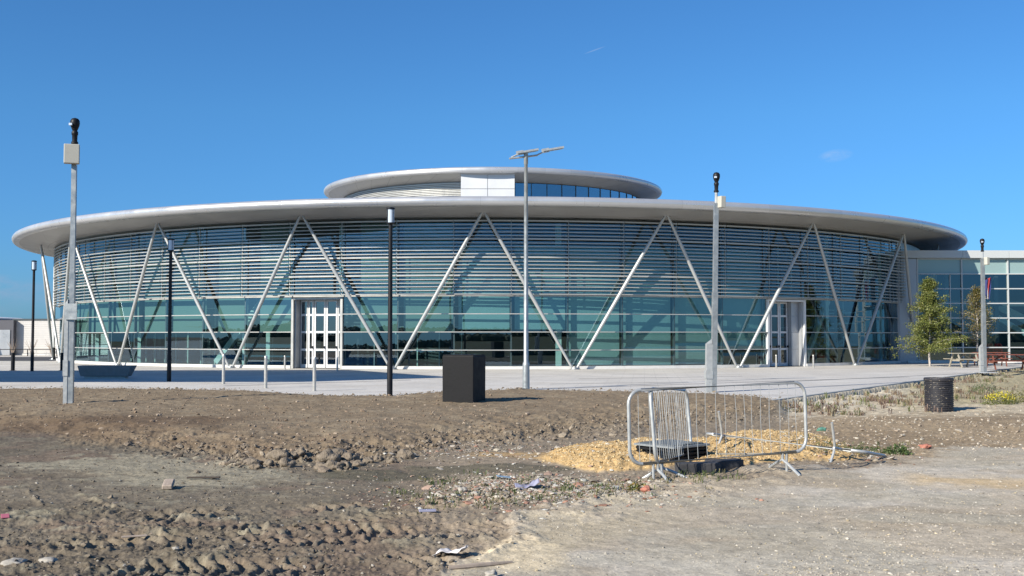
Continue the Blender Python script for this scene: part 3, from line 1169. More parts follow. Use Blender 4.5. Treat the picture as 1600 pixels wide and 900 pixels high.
A_END = R(52.3)
J0, J1 = -19, 8
DOORS = {-4, 5}
rr = random.Random(5)


def facet(mb, a0, a1, r, z0, z1, tilt=0.0, gap=0.012):
    p0, p1 = bp(a0, r, 0), bp(a1, r, 0)
    d = (p1 - p0).normalized()
    p0 += d * gap
    p1 -= d * gap
    n = Vector((d.y, -d.x, 0))
    q = [p0 + Vector((0, 0, z0)), p1 + Vector((0, 0, z0)) + n * tilt, p1 + Vector((0, 0, z1)) + n * tilt * .4, p0 + Vector((0, 0, z1)) - n * tilt * .6]
    mb.add(q, [(0, 1, 2, 3)])


bays = [(ph(j), ph(j + 1), j) for j in range(J0, J1 + 1)] + [(ph(J1 + 1), A_END, J1 + 1)]
for a0, a1, j in bays:
    if j not in DOORS:
        mb = MB()
        for z0, z1 in zip(ZT[:-1], ZT[1:]):
            facet(mb, a0, a1, RG, z0, z1, rr.uniform(-.014, .014))
        g1 = mb.build('window', M['glass'], bld)
    mb = MB()
    for z0, z1 in ((3.66, 5.5), (5.5, 7.44)):
        facet(mb, a0, a1, RG, z0, z1, rr.uniform(-.014, .014))
    g2 = mb.build('upper_window', M['glass'], bld)
    # blinds behind the glass
    mb = MB()
    if j in DOORS:
        pass
    elif j <= -2:
        e = R(0.4 + rr.random() ** 2 * 1.1)
        mb.ring(BC, a0 + e, a1 - R(0.12), RG - 0.34, RG - 0.33, 1.84 + rr.choice((0, 0, 0.02, 0.03)), 7.36 if j not in (-6, -9, -12) else 6.6, 3)
        if j in (-12, -14, -15):
            mb.ring(BC, a0 + e, a1 - R(0.12), RG - 0.34, RG - 0.33, 0.75, 1.83, 3)
        mb.build('blind', M['blind'], bld)
    elif j <= 0:
        mb.ring(BC, a0 + R(.35), a1 - R(0.12), RG - 0.34, RG - 0.33, 1.98, 6.2, 3)
        mb.build('blind', M['blind_b'], bld)
    elif j <= 4:
        mb.ring(BC, a0 + R(.22), a1 - R(0.12), RG - 0.34, RG - 0.33, (0.2, 0.18, 0.22, 0.95)[j - 1], 6.2, 3)
        mb.build('blind', M['blind_b'], bld)
    # louvre screen of this bay
    if True:
        mb = MB()
        zz = 3.70
        k = 0
        while zz < 7.42:
            t, dpt = (0.075, 0.13) if k % 5 == 0 and k else (0.040, 0.09)
            mb.ring(BC, a0 + .0006, a1 - .0006, RL - dpt / 2, RL + dpt / 2, zz, zz + t, 4)
            zz += 0.181
            k += 1
        mb.build('louvre', M['louvre'], bld)
# vertical mullions, louvre hangers
edges = [b[0] for b in bays] + [A_END]
for i, a in enumerate(edges):
    top = 7.44
    mb = MB()
    mb.ring(BC, a - .0013, a + .0013, RG - 0.16, RG - 0.01, 0.1, top, 1)
    mb.build('mullion', M['dark_al'], bld)
    mb = MB()
    mb.ring(BC, a - .0005, a + .0005, RL - 0.12, RL - 0.055, 3.68, top, 1)
    mb.build('louvre_hanger', M['galv'], bld)
# light horizontal transoms
RUNS = [[b for b in bays if b[2] < -4], [b for b in bays if -4 < b[2] < 5], [b for b in bays if b[2] > 5]]
for zi, z in enumerate(ZT[1:]):
    for run in (RUNS if z < 3.6 else [bays]):
        mb = MB()
        for a0, a1, j in run:
            h = 0.042 if z < 3.6 else 0.07
            mb.ring(BC, a0, a1, RG + 0.01, RG + 0.13, z - h / 2, z + h / 2, 2)
        mb.build('transom', M['louvre'], bld)
for run in RUNS:
    mb = MB()
    for a0, a1, j in run:
        mb.ring(BC, a0, a1, RG - 0.3, RG + 0.16, 0.004, 0.15, 3)
    mb.build('plinth', M['plinth'], bld)
# interior posts seen through the lowest panes
for px_, w_ in ((228, 5), (395, 7), (432, 6), (548, 9), (886, 9), (1300, 5), (1380, 5), (160, 5)):
    t = (px_ - 768) / FPX
    aa = 0.0
    for _ in range(40):
        aa = math.asin(max(-1, min(1, t * (85 / 30.6 - math.cos(aa)))))
    p = bp(aa, 30.6, 0)
    MB().box((p.x, p.y, 3.7), (w_ * p.y / FPX, 0.3, 7.3)).build('interior_column', M['int_col'], bld)
# interior framing glimpsed through the clear bays
for b0, b1, r_, zt in ((36, 51, 28.6, 6.9), (-52, -32, 28.4, 3.4), (-12, 0, 28.2, 3.4)):
    mb = MB()
    a = b0
    while a <= b1:
        p = bp(R(a), r_, 0)
        mb.box((p.x, p.y, zt / 2), (0.06, 0.06, zt))
        a += 2.4
    for z in (0.9, 2.1, 3.2, 4.9, 6.4):
        if z < zt:
            mb.ring(BC, R(b0), R(b1), r_ - .03, r_ + .03, z, z + .05, 8)
    mb.build('interior_screen', M['int_col'], bld)
for a_, b_ in ((38, 44), (-30, -24)):
    p, q = bp(R(a_), 29.6, 0.2), bp(R(b_), 29.2, 3.8)
    MB().bar(p, q, 0.25, 0.3).build('staircase', M['int_col'], bld)
# solid cladding either end
mb = MB()
for k in range(24):
    a0 = A_END + R(5.2) * k + .0004
    if a0 > R(176):
        break
    for z0, z1 in ((0.0, 0.94), (0.95, 1.84), (1.85, 2.74), (2.75, 3.64), (3.65, 5.5), (5.51, 7.43)):
        mb.ring(BC, a0, a0 + R(5.2) - .0006, RG - 0.1, RG + 0.05, z0 + .004, z1, 3)
mb.build('wall', M['panel'], bld)
mb = MB()
for k in range(17):
    a0 = R(-95.8) - R(5.2) * (k + 1)
    mb.ring(BC, a0, a0 + R(5.2) - .0006, RG - 0.1, RG + 0.05, 0.004, 7.43, 3)
mb.build('wall', M['panel'], bld)
mb = MB()
for k in range(2, 19):
    mb.ring(BC, A_END + R(0.15), A_END + R(1.9), RL - .05, RL + .05, 3.7 + .181 * k, 3.75 + .181 * k, 1)
mb.build('louvre', M['louvre'], bld)

# slanting columns: a zigzag of cigar shaped tubes
AS = 16.1
for k in range(-9, 10):
    ap = R(0.15 + AS * k)
    top = bp(ap, 32.85, 7.66)
    for sgn in (-1, 1):
        ab = ap + sgn * R(AS / 2)
        bot = bp(ab, 31.86 + 0.22, 0.0)
        off = Vector((math.cos(ab), math.sin(ab), 0)) * (-sgn * 0.08)
        offt = Vector((math.cos(ap), math.sin(ap), 0)) * (sgn * 0.06)
        A_, B_ = bot + off, top + offt
        pts = [A_.lerp(B_, t) for t in (0, .03, .3, .5, .8, .97, 1)]
        if sgn == 1:
            MB().lathe((bot.x, bot.y, 0), [(0.26, 0.003), (0.26, 0.03), (0.17, 0.032), (0.15, 0.10), (0.02, 0.11)], 20).build('column_base', M['galv'], bld)
        MB().tube(pts, [.045, .065, .090, .095, .086, .065, .045], 12).build('column', M['tube'], bld, smooth=True)


# entrances
def entrance(j, leaves, white):
    a0, a1 = ph(j), ph(j + 1)
    rec = 0.5
    p0, p1 = bp(a0, RG, 0), bp(a1, RG, 0)
    t = (p1 - p0).normalized()
    n = Vector((t.y, -t.x, 0))          # outward
    W_ = (p1 - p0).length
    Mx = Matrix((t, -n, Vector((0, 0, 1)))).transposed()

    def B(mb, x0, x1, d0, d1, z0, z1):
        c = p0 + t * ((x0 + x1) / 2) - n * ((d0 + d1) / 2)
        mb.box((c.x, c.y, (z0 + z1) / 2), (x1 - x0, abs(d1 - d0), z1 - z0), Mx)
    mb = MB()
    B(mb, 0.0, 0.12, -0.12, 0.02, 0.004, 3.60)
    B(mb, W_ - 0.12, W_, -0.12, 0.02, 0.004, 3.60)
    B(mb, 0.122, W_ - 0.122, -0.10, 0.0, 3.50, 3.60)
    fr = mb.build('door_portal', M['louvre'] if white else M['white_al'], bld)
    mb = MB()
    B(mb, 0.13, 0.20, 0.03, rec + .1, 0.004, 3.58)
    B(mb, W_ - 0.20, W_ - 0.13, 0.03, rec + .1, 0.004, 3.58)
    B(mb, 0.21, W_ - 0.21, 0.03, rec + .1, 3.50, 3.58)
    mb.build('door_reveal', M['panel'], bld)
    x = 0.21
    tot = W_ - 0.42
    s = tot / sum(w for w, _ in leaves)
    for w, kind in leaves:
        w *= s
        if kind == 'panel':
            mb = MB()
            for z0, z1 in ((0.01, 0.93), (0.94, 1.83), (1.84, 2.73), (2.74, 3.5)):
                B(mb, x + .01, x + w - .01, rec - .25, rec, z0, z1)
            mb.build('door_side_panel', M['panel'], bld)
            x += w
            continue
        fm = M['white_al'] if white else M['panel_w']
        st = 0.085 if kind == 'leaf' else 0.04
        mb = MB()
        B(mb, x + .02, x + .02 + st, rec, rec + .07, .02, 3.48)
        B(mb, x + w - .02 - st, x + w - .02, rec, rec + .07, .02, 3.48)
        zs = [(0.02, 0.2), (0.90, 1.0), (1.80, 1.90), (2.68, 2.78), (3.40, 3.48)]
        for z0, z1 in zs:
            B(mb, x + .02 + st, x + w - .02 - st, rec + .002, rec + .068, z0, z1)
        d = mb.build('door_leaf' if kind == 'leaf' else 'side_light', fm, bld)
        mb = MB()
        for (a_, b_) in zip(zs[:-1], zs[1:]):
            q = [p0 + t * xx - n * (rec + .035) + Vector((0, 0, zz)) for xx, zz in ((x + .02 + st, a_[1]), (x + w - .02 - st, a_[1]), (x + w - .02 - st, b_[0]), (x + .02 + st, b_[0]))]
            mb.add(q, [(0, 1, 2, 3)])
        mb.build('pane', M['glass_door'], d)
        if kind == 'leaf':
            mb = MB()
            B(mb, x + w - .10, x + w - .04, rec - .08, rec - .01, 1.02, 1.14)
            mb.build('handle', M['black_p'], d)
        x += w
    # dark room behind
    mb = MB()
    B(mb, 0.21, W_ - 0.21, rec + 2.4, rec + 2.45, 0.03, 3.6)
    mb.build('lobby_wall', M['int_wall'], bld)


entrance(-4, [(0.42, 'side'), (0.34, 'leaf'), (0.66, 'leaf'), (0.66, 'leaf'), (0.32, 'side')], True)
entrance(5, [(0.55, 'leaf'), (0.62, 'leaf'), (0.60, 'leaf'), (0.50, 'panel')], False)

# ------------------------------------------------------------------ glazed link on the right
LY = 66.0
lk = thing('glazed_link_building', 'flat fronted glass block with white grid joined to the round building', 'building', (23.3, LY, 0))
xs = [24.9, 27.62, 30.45, 33.25, 36.05, 38.85, 41.65, 44.45]
zs = [0.14, 0.95, 1.85, 2.75, 3.65, 4.55, 5.46, 6.38]
for i in range(len(xs) - 1):
    mb = MB()
    for z0, z1 in zip(zs[:-2], zs[1:-1]):
        tl = rr.uniform(-.008, .008)
        mb.add([(xs[i] + .02, LY, z0), (xs[i + 1] - .02, LY + tl, z0), (xs[i + 1] - .02, LY + tl * .4, z1), (xs[i] + .02, LY - tl * .5, z1)], [(0, 1, 2, 3)])
    mb.build('window', M['glass'], lk)
mb = MB()
for i in range(len(xs) - 1):
    mb.box(((xs[i] + xs[i + 1]) / 2, LY + 0.05, (zs[-2] + zs[-1]) / 2), (xs[i + 1] - xs[i] - .05, 0.06, zs[-1] - zs[-2] - .05))
M['spandrel'] = mat('glass_spandrel', (0.26, 0.36, 0.35), 0.06, 0.0, spec=0.9)
mb.build('spandrel', M['spandrel'], lk)
mb = MB()
for x in xs:
    mb.box((x, LY - 0.04, 3.25), (0.07, 0.13, 6.3))
mb.build('mullion', M['link_frame'], lk)
mb = MB()
for z in zs:
    for i in range(len(xs) - 1):
        mb.box(((xs[i] + xs[i + 1]) / 2, LY - 0.045, z), (xs[i + 1] - xs[i] - .074, 0.12, 0.065))
mb.box((26.9, LY - .03, 2.85), (0.05, 0.08, 5.1))
mb.build('transom', M['link_frame'], lk)
mb = MB()
for i in range(len(xs) - 1):
    x0 = xs[i] if i else 23.0
    mb.box(((x0 + xs[i + 1]) / 2, LY - 0.12, 6.66), (xs[i + 1] - x0 - .012, 0.36, 0.46))
mb.build('fascia', M['link_frame'], lk)
MB().box((34, 76.3, 6.80), (22, 20, 0.12)).build('roof', M['roof'], lk)
MB().box((34.5, LY, 0.07), (20.6, 0.3, 0.13)).build('plinth', M['plinth'], lk)
mb = MB().box((24.1, LY - .02, 3.2), (1.5, 0.12, 6.38))
mb.build('wall', M['panel'], lk)
MB().box((35, 77, 0.02), (21, 21, 0.03)).build('interior_floor', M['int_floor'], lk)
MB().box((35, 76, 3.3), (21, 0.2, 6.6)).build('inner_wall', M['int_wall'], lk)
mb = MB()
mb.bar((30.2, 70, 3.6), (35.5, 70, 0.4), 0.9, 0.35)
mb.bar((31.4, 70.3, 3.8), (36.7, 70.3, 1.1), 0.1, 0.5)
mb.build('staircase', M['int_col'], lk)
mb = MB()
for x in (27.5, 30.6, 34, 38):
    mb.box((x, 68.0, 3.2), (0.25, 0.25, 6.4))
mb.build('interior_column', M['dark_al'], lk)
mb = MB().box((34.5, 68, 3.7), (20, 0.3, 0.35))
mb.build('interior_beam', M['dark_al'], lk)
M['red'] = mat('red_fabric', (0.5, 0.03, 0.03), 0.6, noise=0.1)
for k, x in enumerate((29.65, 30.2)):
    st = thing('armchair', ('red rounded armchair behind the glass, left of the pair', 'red rounded armchair behind the glass, right of the pair')[k], 'armchair', (x, 66.9, 0.035), 'red armchairs inside the glass block')
    mb = MB().lathe((x, 66.9, 0.035), [(0.24, 0.45), (0.27, 0.6), (0.24, 1.0), (0.18, 1.15)], 16, R(30), R(330), False, False)
    mb.lathe((x, 66.9, 0.035), [(0.18, 0.35), (0.26, 0.40), (0.27, 0.5), (0.02, 0.52)], 16, capb=True)
    mb.build('seat', M['red'], st, smooth=True)
    MB().tube([(x, 66.9, 0.035), (x, 66.9, 0.4)], [.16, .03], 10).build('base', M['steel'], st)

# flag hanging at the glass
M['fl_b'] = mat('flag_blue', (0.03, 0.04, 0.16), 0.8)
M['fl_w'] = mat('flag_white', (0.45, 0.45, 0.45), 0.8)
M['fl_r'] = mat('flag_red', (0.28, 0.03, 0.04), 0.9)
fx = 800
flg = thing('flag', 'red, white and blue flag hanging limp at the glass wall', 'flag', (29.0, 65.7, 0))
for nm, m_, u0, u1 in (('blue_cloth', 'fl_b', 0.0, 0.35), ('white_stripe', 'fl_w', 0.35, 0.5), ('red_stripe', 'fl_r', 0.5, 0.8), ('blue_cloth', 'fl_b', 0.8, 1.0)):
    mb = MB()
    nu, nv = 6, 14
    pts = []
    for a in range(nv + 1):
        for b in range(nu + 1):
            s = u0 + (u1 - u0) * b / nu
            q = a / nv
            s2 = s + 0.35 * (0.5 - q)
            s2 = max(0, min(1, s2))
            pts.append((28.85 + s2 * 0.45 * (1 - 0.5 * q) + 0.16 * q, 65.7 + 0.07 * math.sin(s * 16 + q * 3), 5.05 - q * 1.15 + 0.25 * s * (1 - q)))
    fs = [(a * (nu + 1) + b, a * (nu + 1) + b + 1, (a + 1) * (nu + 1) + b + 1, (a + 1) * (nu + 1) + b) for a in range(nv) for b in range(nu)]
    mb.add(pts, fs)
    mb.build(nm, M[m_], flg)

# ------------------------------------------------------------------ low buildings far left
wb = thing('low_white_building', 'long low pale boarded building behind the left columns', 'building', (-35, 95, 0))
M['boards'] = mat('pale_boards', (0.60, 0.58, 0.55), 0.7, noise=0.06, nscale=2)
mb = MB()
for k in range(15):
    mb.box((-33.6, 92.1, 0.28 + 0.19 * k), (17.9, 0.08, 0.178))
mb.box((-33.6, 92.2, 1.55), (17.86, 0.1, 2.9))
mb.build('wall', M['boards'], wb)
MB().box((-33.6, 97, 3.06), (18.2, 10, 0.14)).build('roof', M['dark_al'], wb)
MB().box((-33.6, 92.1, 0.08), (18.0, 0.2, 0.16)).build('plinth', M['plinth'], wb)
ub = thing('grey_plant_block', 'grey box shaped block rising behind the low pale building', 'building', (-34, 104, 0))
MB().box((-33.5, 106, 1.9), (7, 6, 3.8)).build('wall', M['panel'], ub)
MB().box((-33.5, 106, 3.86), (7.3, 6.3, 0.12)).build('roof', M['roof'], ub)
ub = thing('beige_block', 'taller beige block just behind the left end of the round building', 'building', (-30, 112, 0))
MB().box((-38.5, 113, 2.6), (7, 5, 5.2)).build('wall', M['conc'], ub)
MB().box((-38.5, 113, 5.26), (7.2, 5.2, 0.12)).build('roof', M['roof'], ub)
db = thing('dark_building', 'dark grey building with pale curved roof edge at the far left', 'building', (-50, 84, 0))
M['dark_clad'] = mat('dark_cladding', (0.085, 0.085, 0.10), 0.6, noise=0.1, nscale=1)
MB().box((-54.4, 91.75, 1.5), (24, 0.5, 3.0)).build('wall', M['dark_clad'], db)
mb = MB().lathe((-56.5, 96, 0), [(0.01, 3.6), (8, 3.5), (11.6, 3.3), (12.2, 3.2), (12.2, 3.08), (11.5, 3.02)], 48)
mb.build('roof', M['panel_w'], db, smooth=True)
MB().box((-43.3, 91.47, 1.1), (1.3, 0.06, 2.15)).build('door', M['panel'], db)
mb = MB().box((-45, 78, 0.004), (62, 13.5, 0.008))  # dark strip laid in place of the building's shadow on the far paving
M['shade_strip_dark'] = mat('shade_strip_dark', (0.06, 0.06, 0.065), 0.85, noise=0.15, nscale=3)
tag(mb.build('shade_strip', M['shade_strip_dark']), kind='structure')
rl = thing('low_rail', 'thin dark rail on short posts in front of the pale building', 'railing', (-38, 88.5, 0))
MB().tube([(-47, 88.5, 0.55), (-30, 88.5, 0.55)], 0.035, 6).build('rail', M['black_p'], rl)
for k in range(8):
    MB().tube([(-47 + 2.4 * k, 88.5, 0), (-47 + 2.4 * k, 88.5, 0.55)], 0.04, 6).build('post', M['black_p'], rl)

# added canopy, unseen beyond the left edge, put there to shade the paving
HC = 10.0
sh = HC / math.tan(R(29))
ox, oy = math.sin(R(49)) * sh, math.cos(R(49)) * sh
poly = [(-2.6, 42.8), (-7.6, 38.8), (-18.3, 38.6), (-34, 38.2), (-34, 51), (-24.5, 51), (-8.3, 52.3)]  # wanted shadow outline on the paving, shifted back along the sun below
cp = thing('added_shade_canopy', 'added unseen canopy on slim columns, shaped to shade the paving', 'canopy', (-30, 33, 0))
mb = MB()
P_ = [(x - ox, y - oy) for x, y in poly]
nn_ = len(P_)
mb.add([(x, y, HC) for x, y in P_] + [(x, y, HC + .25) for x, y in P_], [tuple(reversed(range(nn_))), tuple(range(nn_, 2 * nn_))] + [(i, (i + 1) % nn_, (i + 1) % nn_ + nn_, i + nn_) for i in range(nn_)])
mb.build('roof', M['shade_canopy_grey'], cp)  # roof plate of the added canopy, there only to cast the shade
for x, y in ((-30, 29), (-44, 29), (-30, 38.5), (-44, 38)):
    MB().tube([(x, y, 0), (x, y, HC)], 0.12, 12).build('column', M['tube'], cp)

# trees far behind the camera, mirrored low in the glass
nb = 5200
ang = RNG.uniform(PI * 0.55, PI * 1.45, nb)
rad = RNG.uniform(240, 285, nb)
bx, by = np.sin(ang) * rad, np.cos(ang) * rad
sz = RNG.uniform(0.9, 1.5, nb) + 1.1 * np.clip(np.sin(ang * 23) + np.sin(ang * 61 + 1), 0, 2)
v = ICO_V[None] * (1 + (RNG.random((nb, 12, 1)) - .5) * .6) * sz[:, None, None] * np.array([1.2, 1.2, 1.0])
P3 = np.stack([v[..., 0] + bx[:, None], v[..., 1] + by[:, None], v[..., 2] + sz[:, None] * .7], -1)
Fm = (ICO_F[None] + (np.arange(nb) * 12)[:, None, None]).reshape(-1, 3)
tag(np_mesh('woodland', P3.reshape(-1, 3), Fm, M['wood_far']), 'dark belt of trees on the horizon behind the viewer', 'woodland', kind='stuff')
# ------------------------------------------------------------------ street furniture
def GS(px, py):
    # point of the soil surface seen at that bearing and range
    z = 0.0
    for _ in range(4):
        p = G(px, py, z)
        z = max(0.0, gz(p.x, p.y)) if py > 614 else 0.0
    p.z = z
    return p


def camera_post(px, py, h, lean, label, boxside, cab_h, boxz, w=0.17, cab_w=0.14):
    p = GS(px, py)
    z0 = p.z
    t = thing('camera_post', label, 'camera post', (0, 0, 0), 'galvanised camera posts around the plaza')
    rot = Matrix.Rotation(R(8), 3, 'Z')
    mb = MB().box((0, 0, h * 0.25 - .15), (w, w, h * 0.5 + .3), rot)
    mb.box((0, 0, h * 0.725), (w * 0.86, w * 0.86, h * 0.45), rot)
    mb.build('pole', M['galv'], t)
    mb = MB().box((-w / 2 - cab_w / 2, -0.01, cab_h / 2 - .1), (cab_w, 0.15, cab_h + .2), rot)
    mb.box((-w / 2 - cab_w / 2, -0.01, cab_h * 0.36), (cab_w * 1.25, 0.19, cab_h * 0.16), rot)
    # sloping cap
    x0, x1 = -w / 2 - cab_w, -w / 2
    mb.add([(x0, -.09, cab_h), (x1, -.09, cab_h), (x1, .07, cab_h), (x0, .07, cab_h), (x1, -.09, cab_h + .14), (x1, .07, cab_h + .14)], [(0, 1, 4), (1, 2, 5, 4), (2, 3, 5), (3, 0, 4, 5)])
    mb.build('cabinet', M['galv_l'], t)
    bx_ = MB()
    if boxside == 'front':
        bx_.box((0.0, -w / 2 - 0.09, boxz), (0.33, 0.16, 0.44), Matrix.Rotation(R(20), 3, 'Z'))
    else:
        bx_.box((w / 2 + 0.06, -0.06, boxz), (0.17, 0.26, 0.34), Matrix.Rotation(R(24), 3, 'Z'))
    b_ = bx_.build('equipment_box', M['box_cream'], t)
    bev = b_.modifiers.new('bevel', 'BEVEL')
    bev.width = 0.015
    bev.segments = 2
    MB().tube([(0, 0, h * .95), (0, 0, h + 0.05)], 0.045, 10).build('neck', M['galv_l'], t)
    mb = MB().lathe((0, 0, h + 0.03), [(0.04, 0), (0.075, 0.01), (0.075, 0.05), (0.055, 0.07), (0.06, 0.20), (0.072, 0.22), (0.072, 0.28), (0.05, 0.31), (0.066, 0.34), (0.095, 0.42), (0.105, 0.48), (0.10, 0.54), (0.07, 0.585), (0.01, 0.605)], 20, capb=True)
    hd = mb.build('camera_head', M['black_p'], t, smooth=True)
    MB().box((-.05, -0.11, h + 0.47), (0.07, 0.06, 0.05)).build('lens', M['lantern'], hd)
    t.location = (p.x, p.y, z0)
    t.rotation_euler = (0, R(lean), 0)
    return t


camera_post(110, 630, 5.84, -0.1, 'tallest galvanised camera post with cream box, in the soil at the left', 'front', 2.2, 5.62, 0.12, 0.085)
camera_post(1115, 613, 5.86, 1.25, 'galvanised camera post with small white box behind the crowd barriers', 'side', 1.42, 5.60, 0.145, 0.17)
camera_post(1538, 582, 5.45, 0.2, 'slim galvanised camera post beside the picnic tables on the right', 'side', 1.15, 5.05, 0.16, 0.13)
# pale footing under the right-hand post, bracket plate on the left one
p = G(1540, 582.5)
tag(MB().box((p.x, p.y, 0.006), (0.95, 0.5, 0.012)).build('footing_slab', M['panel_w']), 'pale square footing slab under the right-hand camera post', 'slab')
p = GS(110, 630)
q = thing('sign_plate', 'plain grey plate strapped round the left camera post', 'plate', (p.x, p.y, 0))
MB().box((p.x + 0.02, p.y - .11, 2.2), (0.27, 0.02, 0.36)).build('plate', M['galv'], q)
MB().box((p.x + 0.0, p.y - .0, 2.2), (0.19, 0.21, 0.04), Matrix.Rotation(R(8), 3, 'Z')).build('strap', M['steel'], q)

# twin headed lamp post
p = G(822, 608.5)
t = thing('lamp_post', 'tall twin headed galvanised lamp post in the middle of the plaza edge', 'lamp post', (p.x, p.y, 0))
MB().tube([(p.x, p.y, -0.05), (p.x, p.y, 0.75), (p.x, p.y, 0.80), (p.x, p.y, 0.86), (p.x, p.y, 4.0), (p.x, p.y, 7.0), (p.x, p.y, 7.02), (p.x, p.y, 7.42)], [.112, .108, .105, .078, .066, .055, .068, .068], 16).build('pole', M['galv'], t, smooth=True)
mb = MB().tube([(p.x - 0.52, p.y - .12, 7.16), (p.x + .02, p.y, 7.24), (p.x + 0.36, p.y + .08, 7.30)], 0.03, 8)
mb.build('cross_arm', M['galv_l'], t)
for x0, y0, z0 in ((-0.46, -.10, 7.20), (0.34, .07, 7.30)):
    a = Vector((p.x + x0, p.y + y0, z0))
    b = a + Vector((0.32, 0.03, 0.16))
    c = b + Vector((0.52, 0.06, 0.10))
    arm = MB().tube([a, b], 0.024, 8).build('lamp_arm', M['galv_l'], t)
    mb = MB().bar(b - (c - b) * .25, c, 0.22, 0.055)
    mb.bar(b - (c - b) * .3, b + (c - b) * .12, 0.12, 0.12)
    hd = mb.build('lamp_head', M['galv_l'], t)
    MB().bar(b + (c - b) * .1 + Vector((0, 0, -.034)), c - (c - b) * .1 + Vector((0, 0, -.034)), 0.16, 0.012).build('lamp_glass', M['lantern'], hd)

# black lantern posts
LH = 5.2
lp = thing('lantern_post', 'x', 'lamp post', (0, 0, 0), 'black lantern posts on the paving')
MB().tube([(0, 0, -0.1), (0, 0, 0.9), (0, 0, 0.95), (0, 0, 4.72)], [.078, .078, .066, .056], 14).build('pole', M['black_p'], lp, smooth=True)
ln = MB().lathe((0, 0, 4.72), [(0.055, 0), (0.11, 0.03), (0.115, 0.06)], 20, capb=True, capt=True)
ln.lathe((0, 0, 4.72), [(0.12, 0.43), (0.12, 0.47), (0.05, 0.49)], 20, capb=True, capt=True)
for k in range(4):
    a = PI / 4 + PI / 2 * k
    ln.tube([(0.112 * math.cos(a), 0.112 * math.sin(a), 4.76), (0.112 * math.cos(a), 0.112 * math.sin(a), 5.16)], 0.009, 6)
ln.build('lantern_cage', M['black_p'], lp)
MB().lathe((0, 0, 4.72), [(0.098, 0.062), (0.098, 0.43)], 20).build('lantern_glass', M['lantern'], lp, smooth=True)
spots = [((609, 619), 'black lantern post nearest the viewer, left of the black box'), ((264, 596), 'black lantern post in front of the left half of the louvres'), ((50, 580), 'black lantern post at the far left against the sky')]
for k, ((px, py), lb) in enumerate(spots):
    p = G(px, py)
    if k == 0:
        lp.location = (p.x, p.y, 0)
        lp['label'] = lb
    else:
        dup(lp, (p.x, p.y, 0), lb)

# bollards
def bollard(h, r, m_):
    t = thing('bollard', 'x', 'bollard', (0, 0, 0), 'bollards on the paving')
    MB().lathe((0, 0, 0), [(r, 0), (r, h - .13), (r * 0.86, h - .125), (r * 0.86, h - .10), (r, h - .095), (r, h - .02), (r * .8, h), (0.001, h)], 18).build('post', m_, t, smooth=True)
    MB().lathe((0, 0, 0), [(r * 1.7, 0.002), (r * 1.7, 0.012), (r * 1.02, 0.014)], 18).build('base_plate', m_, t)
    return t


for grp in (((1.02, .052, 'steel'), [((349, 600), 'steel bollard leftmost of the three in a row'), ((415, 606.5), 'steel bollard in the middle of the row of three'), ((491, 611), 'steel bollard nearest the viewer, in front of the left entrance')]),
            ((0.68, .045, 'steel'), [((445, 577), 'short steel bollard left of the white left doors'), ((527, 579.5), 'short steel bollard right against the white left doors'), ((1213, 575), 'short steel bollard in front of the right entrance doors'), ((1271, 575), 'short steel bollard right of the right entrance')]),
            ((0.85, .09, 'black_p'), [((20, 579), 'dark bollard at the far left edge'), ((97, 579), 'dark bollard half hidden by the left camera post'), ((84, 562), 'dark bollard by the low rail, farthest from the viewer')])):
    (h, r, m_), lst = grp
    proto = bollard(h, r, M[m_])
    for k, ((px, py), lb) in enumerate(lst):
        p = G(px, py)
        if k == 0:
            proto.location = (p.x, p.y, 0)
            proto['label'] = lb
        else:
            dup(proto, (p.x, p.y, 0), lb)

# concrete bench
p = G(168, 591)
cb = thing('concrete_bench', 'long wedge ended concrete bench in the shade at the left', 'bench', (p.x, p.y, 0))
mb = MB()
L0, L1 = 1.08, 0.92
mb.add([(p.x + x, p.y + y, z) for x, y, z in ((-.98, -.22, .08), (.86, -.26, .08), (.86, .22, .08), (-.98, .22, .08), (-1.08, -.30, .5), (1.06, -.34, .5), (1.06, .28, .5), (-1.08, .28, .5))],
       [(0, 3, 2, 1), (4, 5, 6, 7), (0, 1, 5, 4), (1, 2, 6, 5), (2, 3, 7, 6), (3, 0, 4, 7)])
sl = mb.build('seat', M['conc_d'], cb)
bv = sl.modifiers.new('b', 'BEVEL')
bv.width = .02
bv.segments = 2
MB().box((p.x - .05, p.y, .04), (1.6, .34, .09)).build('base', M['conc'], cb)

# black box
p = GS(722, 629)
z0 = p.z
bb = thing('black_box', 'tall plain black box standing on the edge of the soil', 'box', (p.x, p.y, 0))
rot = Matrix.Rotation(R(-20), 3, 'Z')
mb = MB().box((0, 0, 0), (0.75, 0.75, 1.27), rot, taper=1.015)
mb.v = [(x + p.x + .03, y + p.y + .35, z + 0.56) for x, y, z in mb.v]
o = mb.build('body', M['black_pl'], bb)
bv = o.modifiers.new('b', 'BEVEL')
bv.width = .012
bv.segments = 2
mb = MB().box((0, 0, 0), (0.73, 0.73, 0.03), rot)
mb.v = [(x + p.x + .03, y + p.y + .35, z + 1.21) for x, y, z in mb.v]
mb.build('lid', M['black_pl'], bb)

# ribbed drum
p = GS(1476, 637)
z0 = gz(p.x, p.y + .3) - 0.03
dr = thing('ribbed_drum', 'black ribbed plastic drum flecked with dry mud on the right', 'drum', (p.x, p.y + .32, z0))
prof = []
z = 0.0
prof.append((0.325, 0.0))
while z < 0.74:
    prof += [(0.325, z + .004), (0.325, z + 0.022), (0.308, z + 0.027), (0.308, z + 0.040)]
    z += 0.044
prof += [(0.33, 0.755), (0.335, 0.80), (0.322, 0.825), (0.29, 0.825), (0.285, 0.74)]


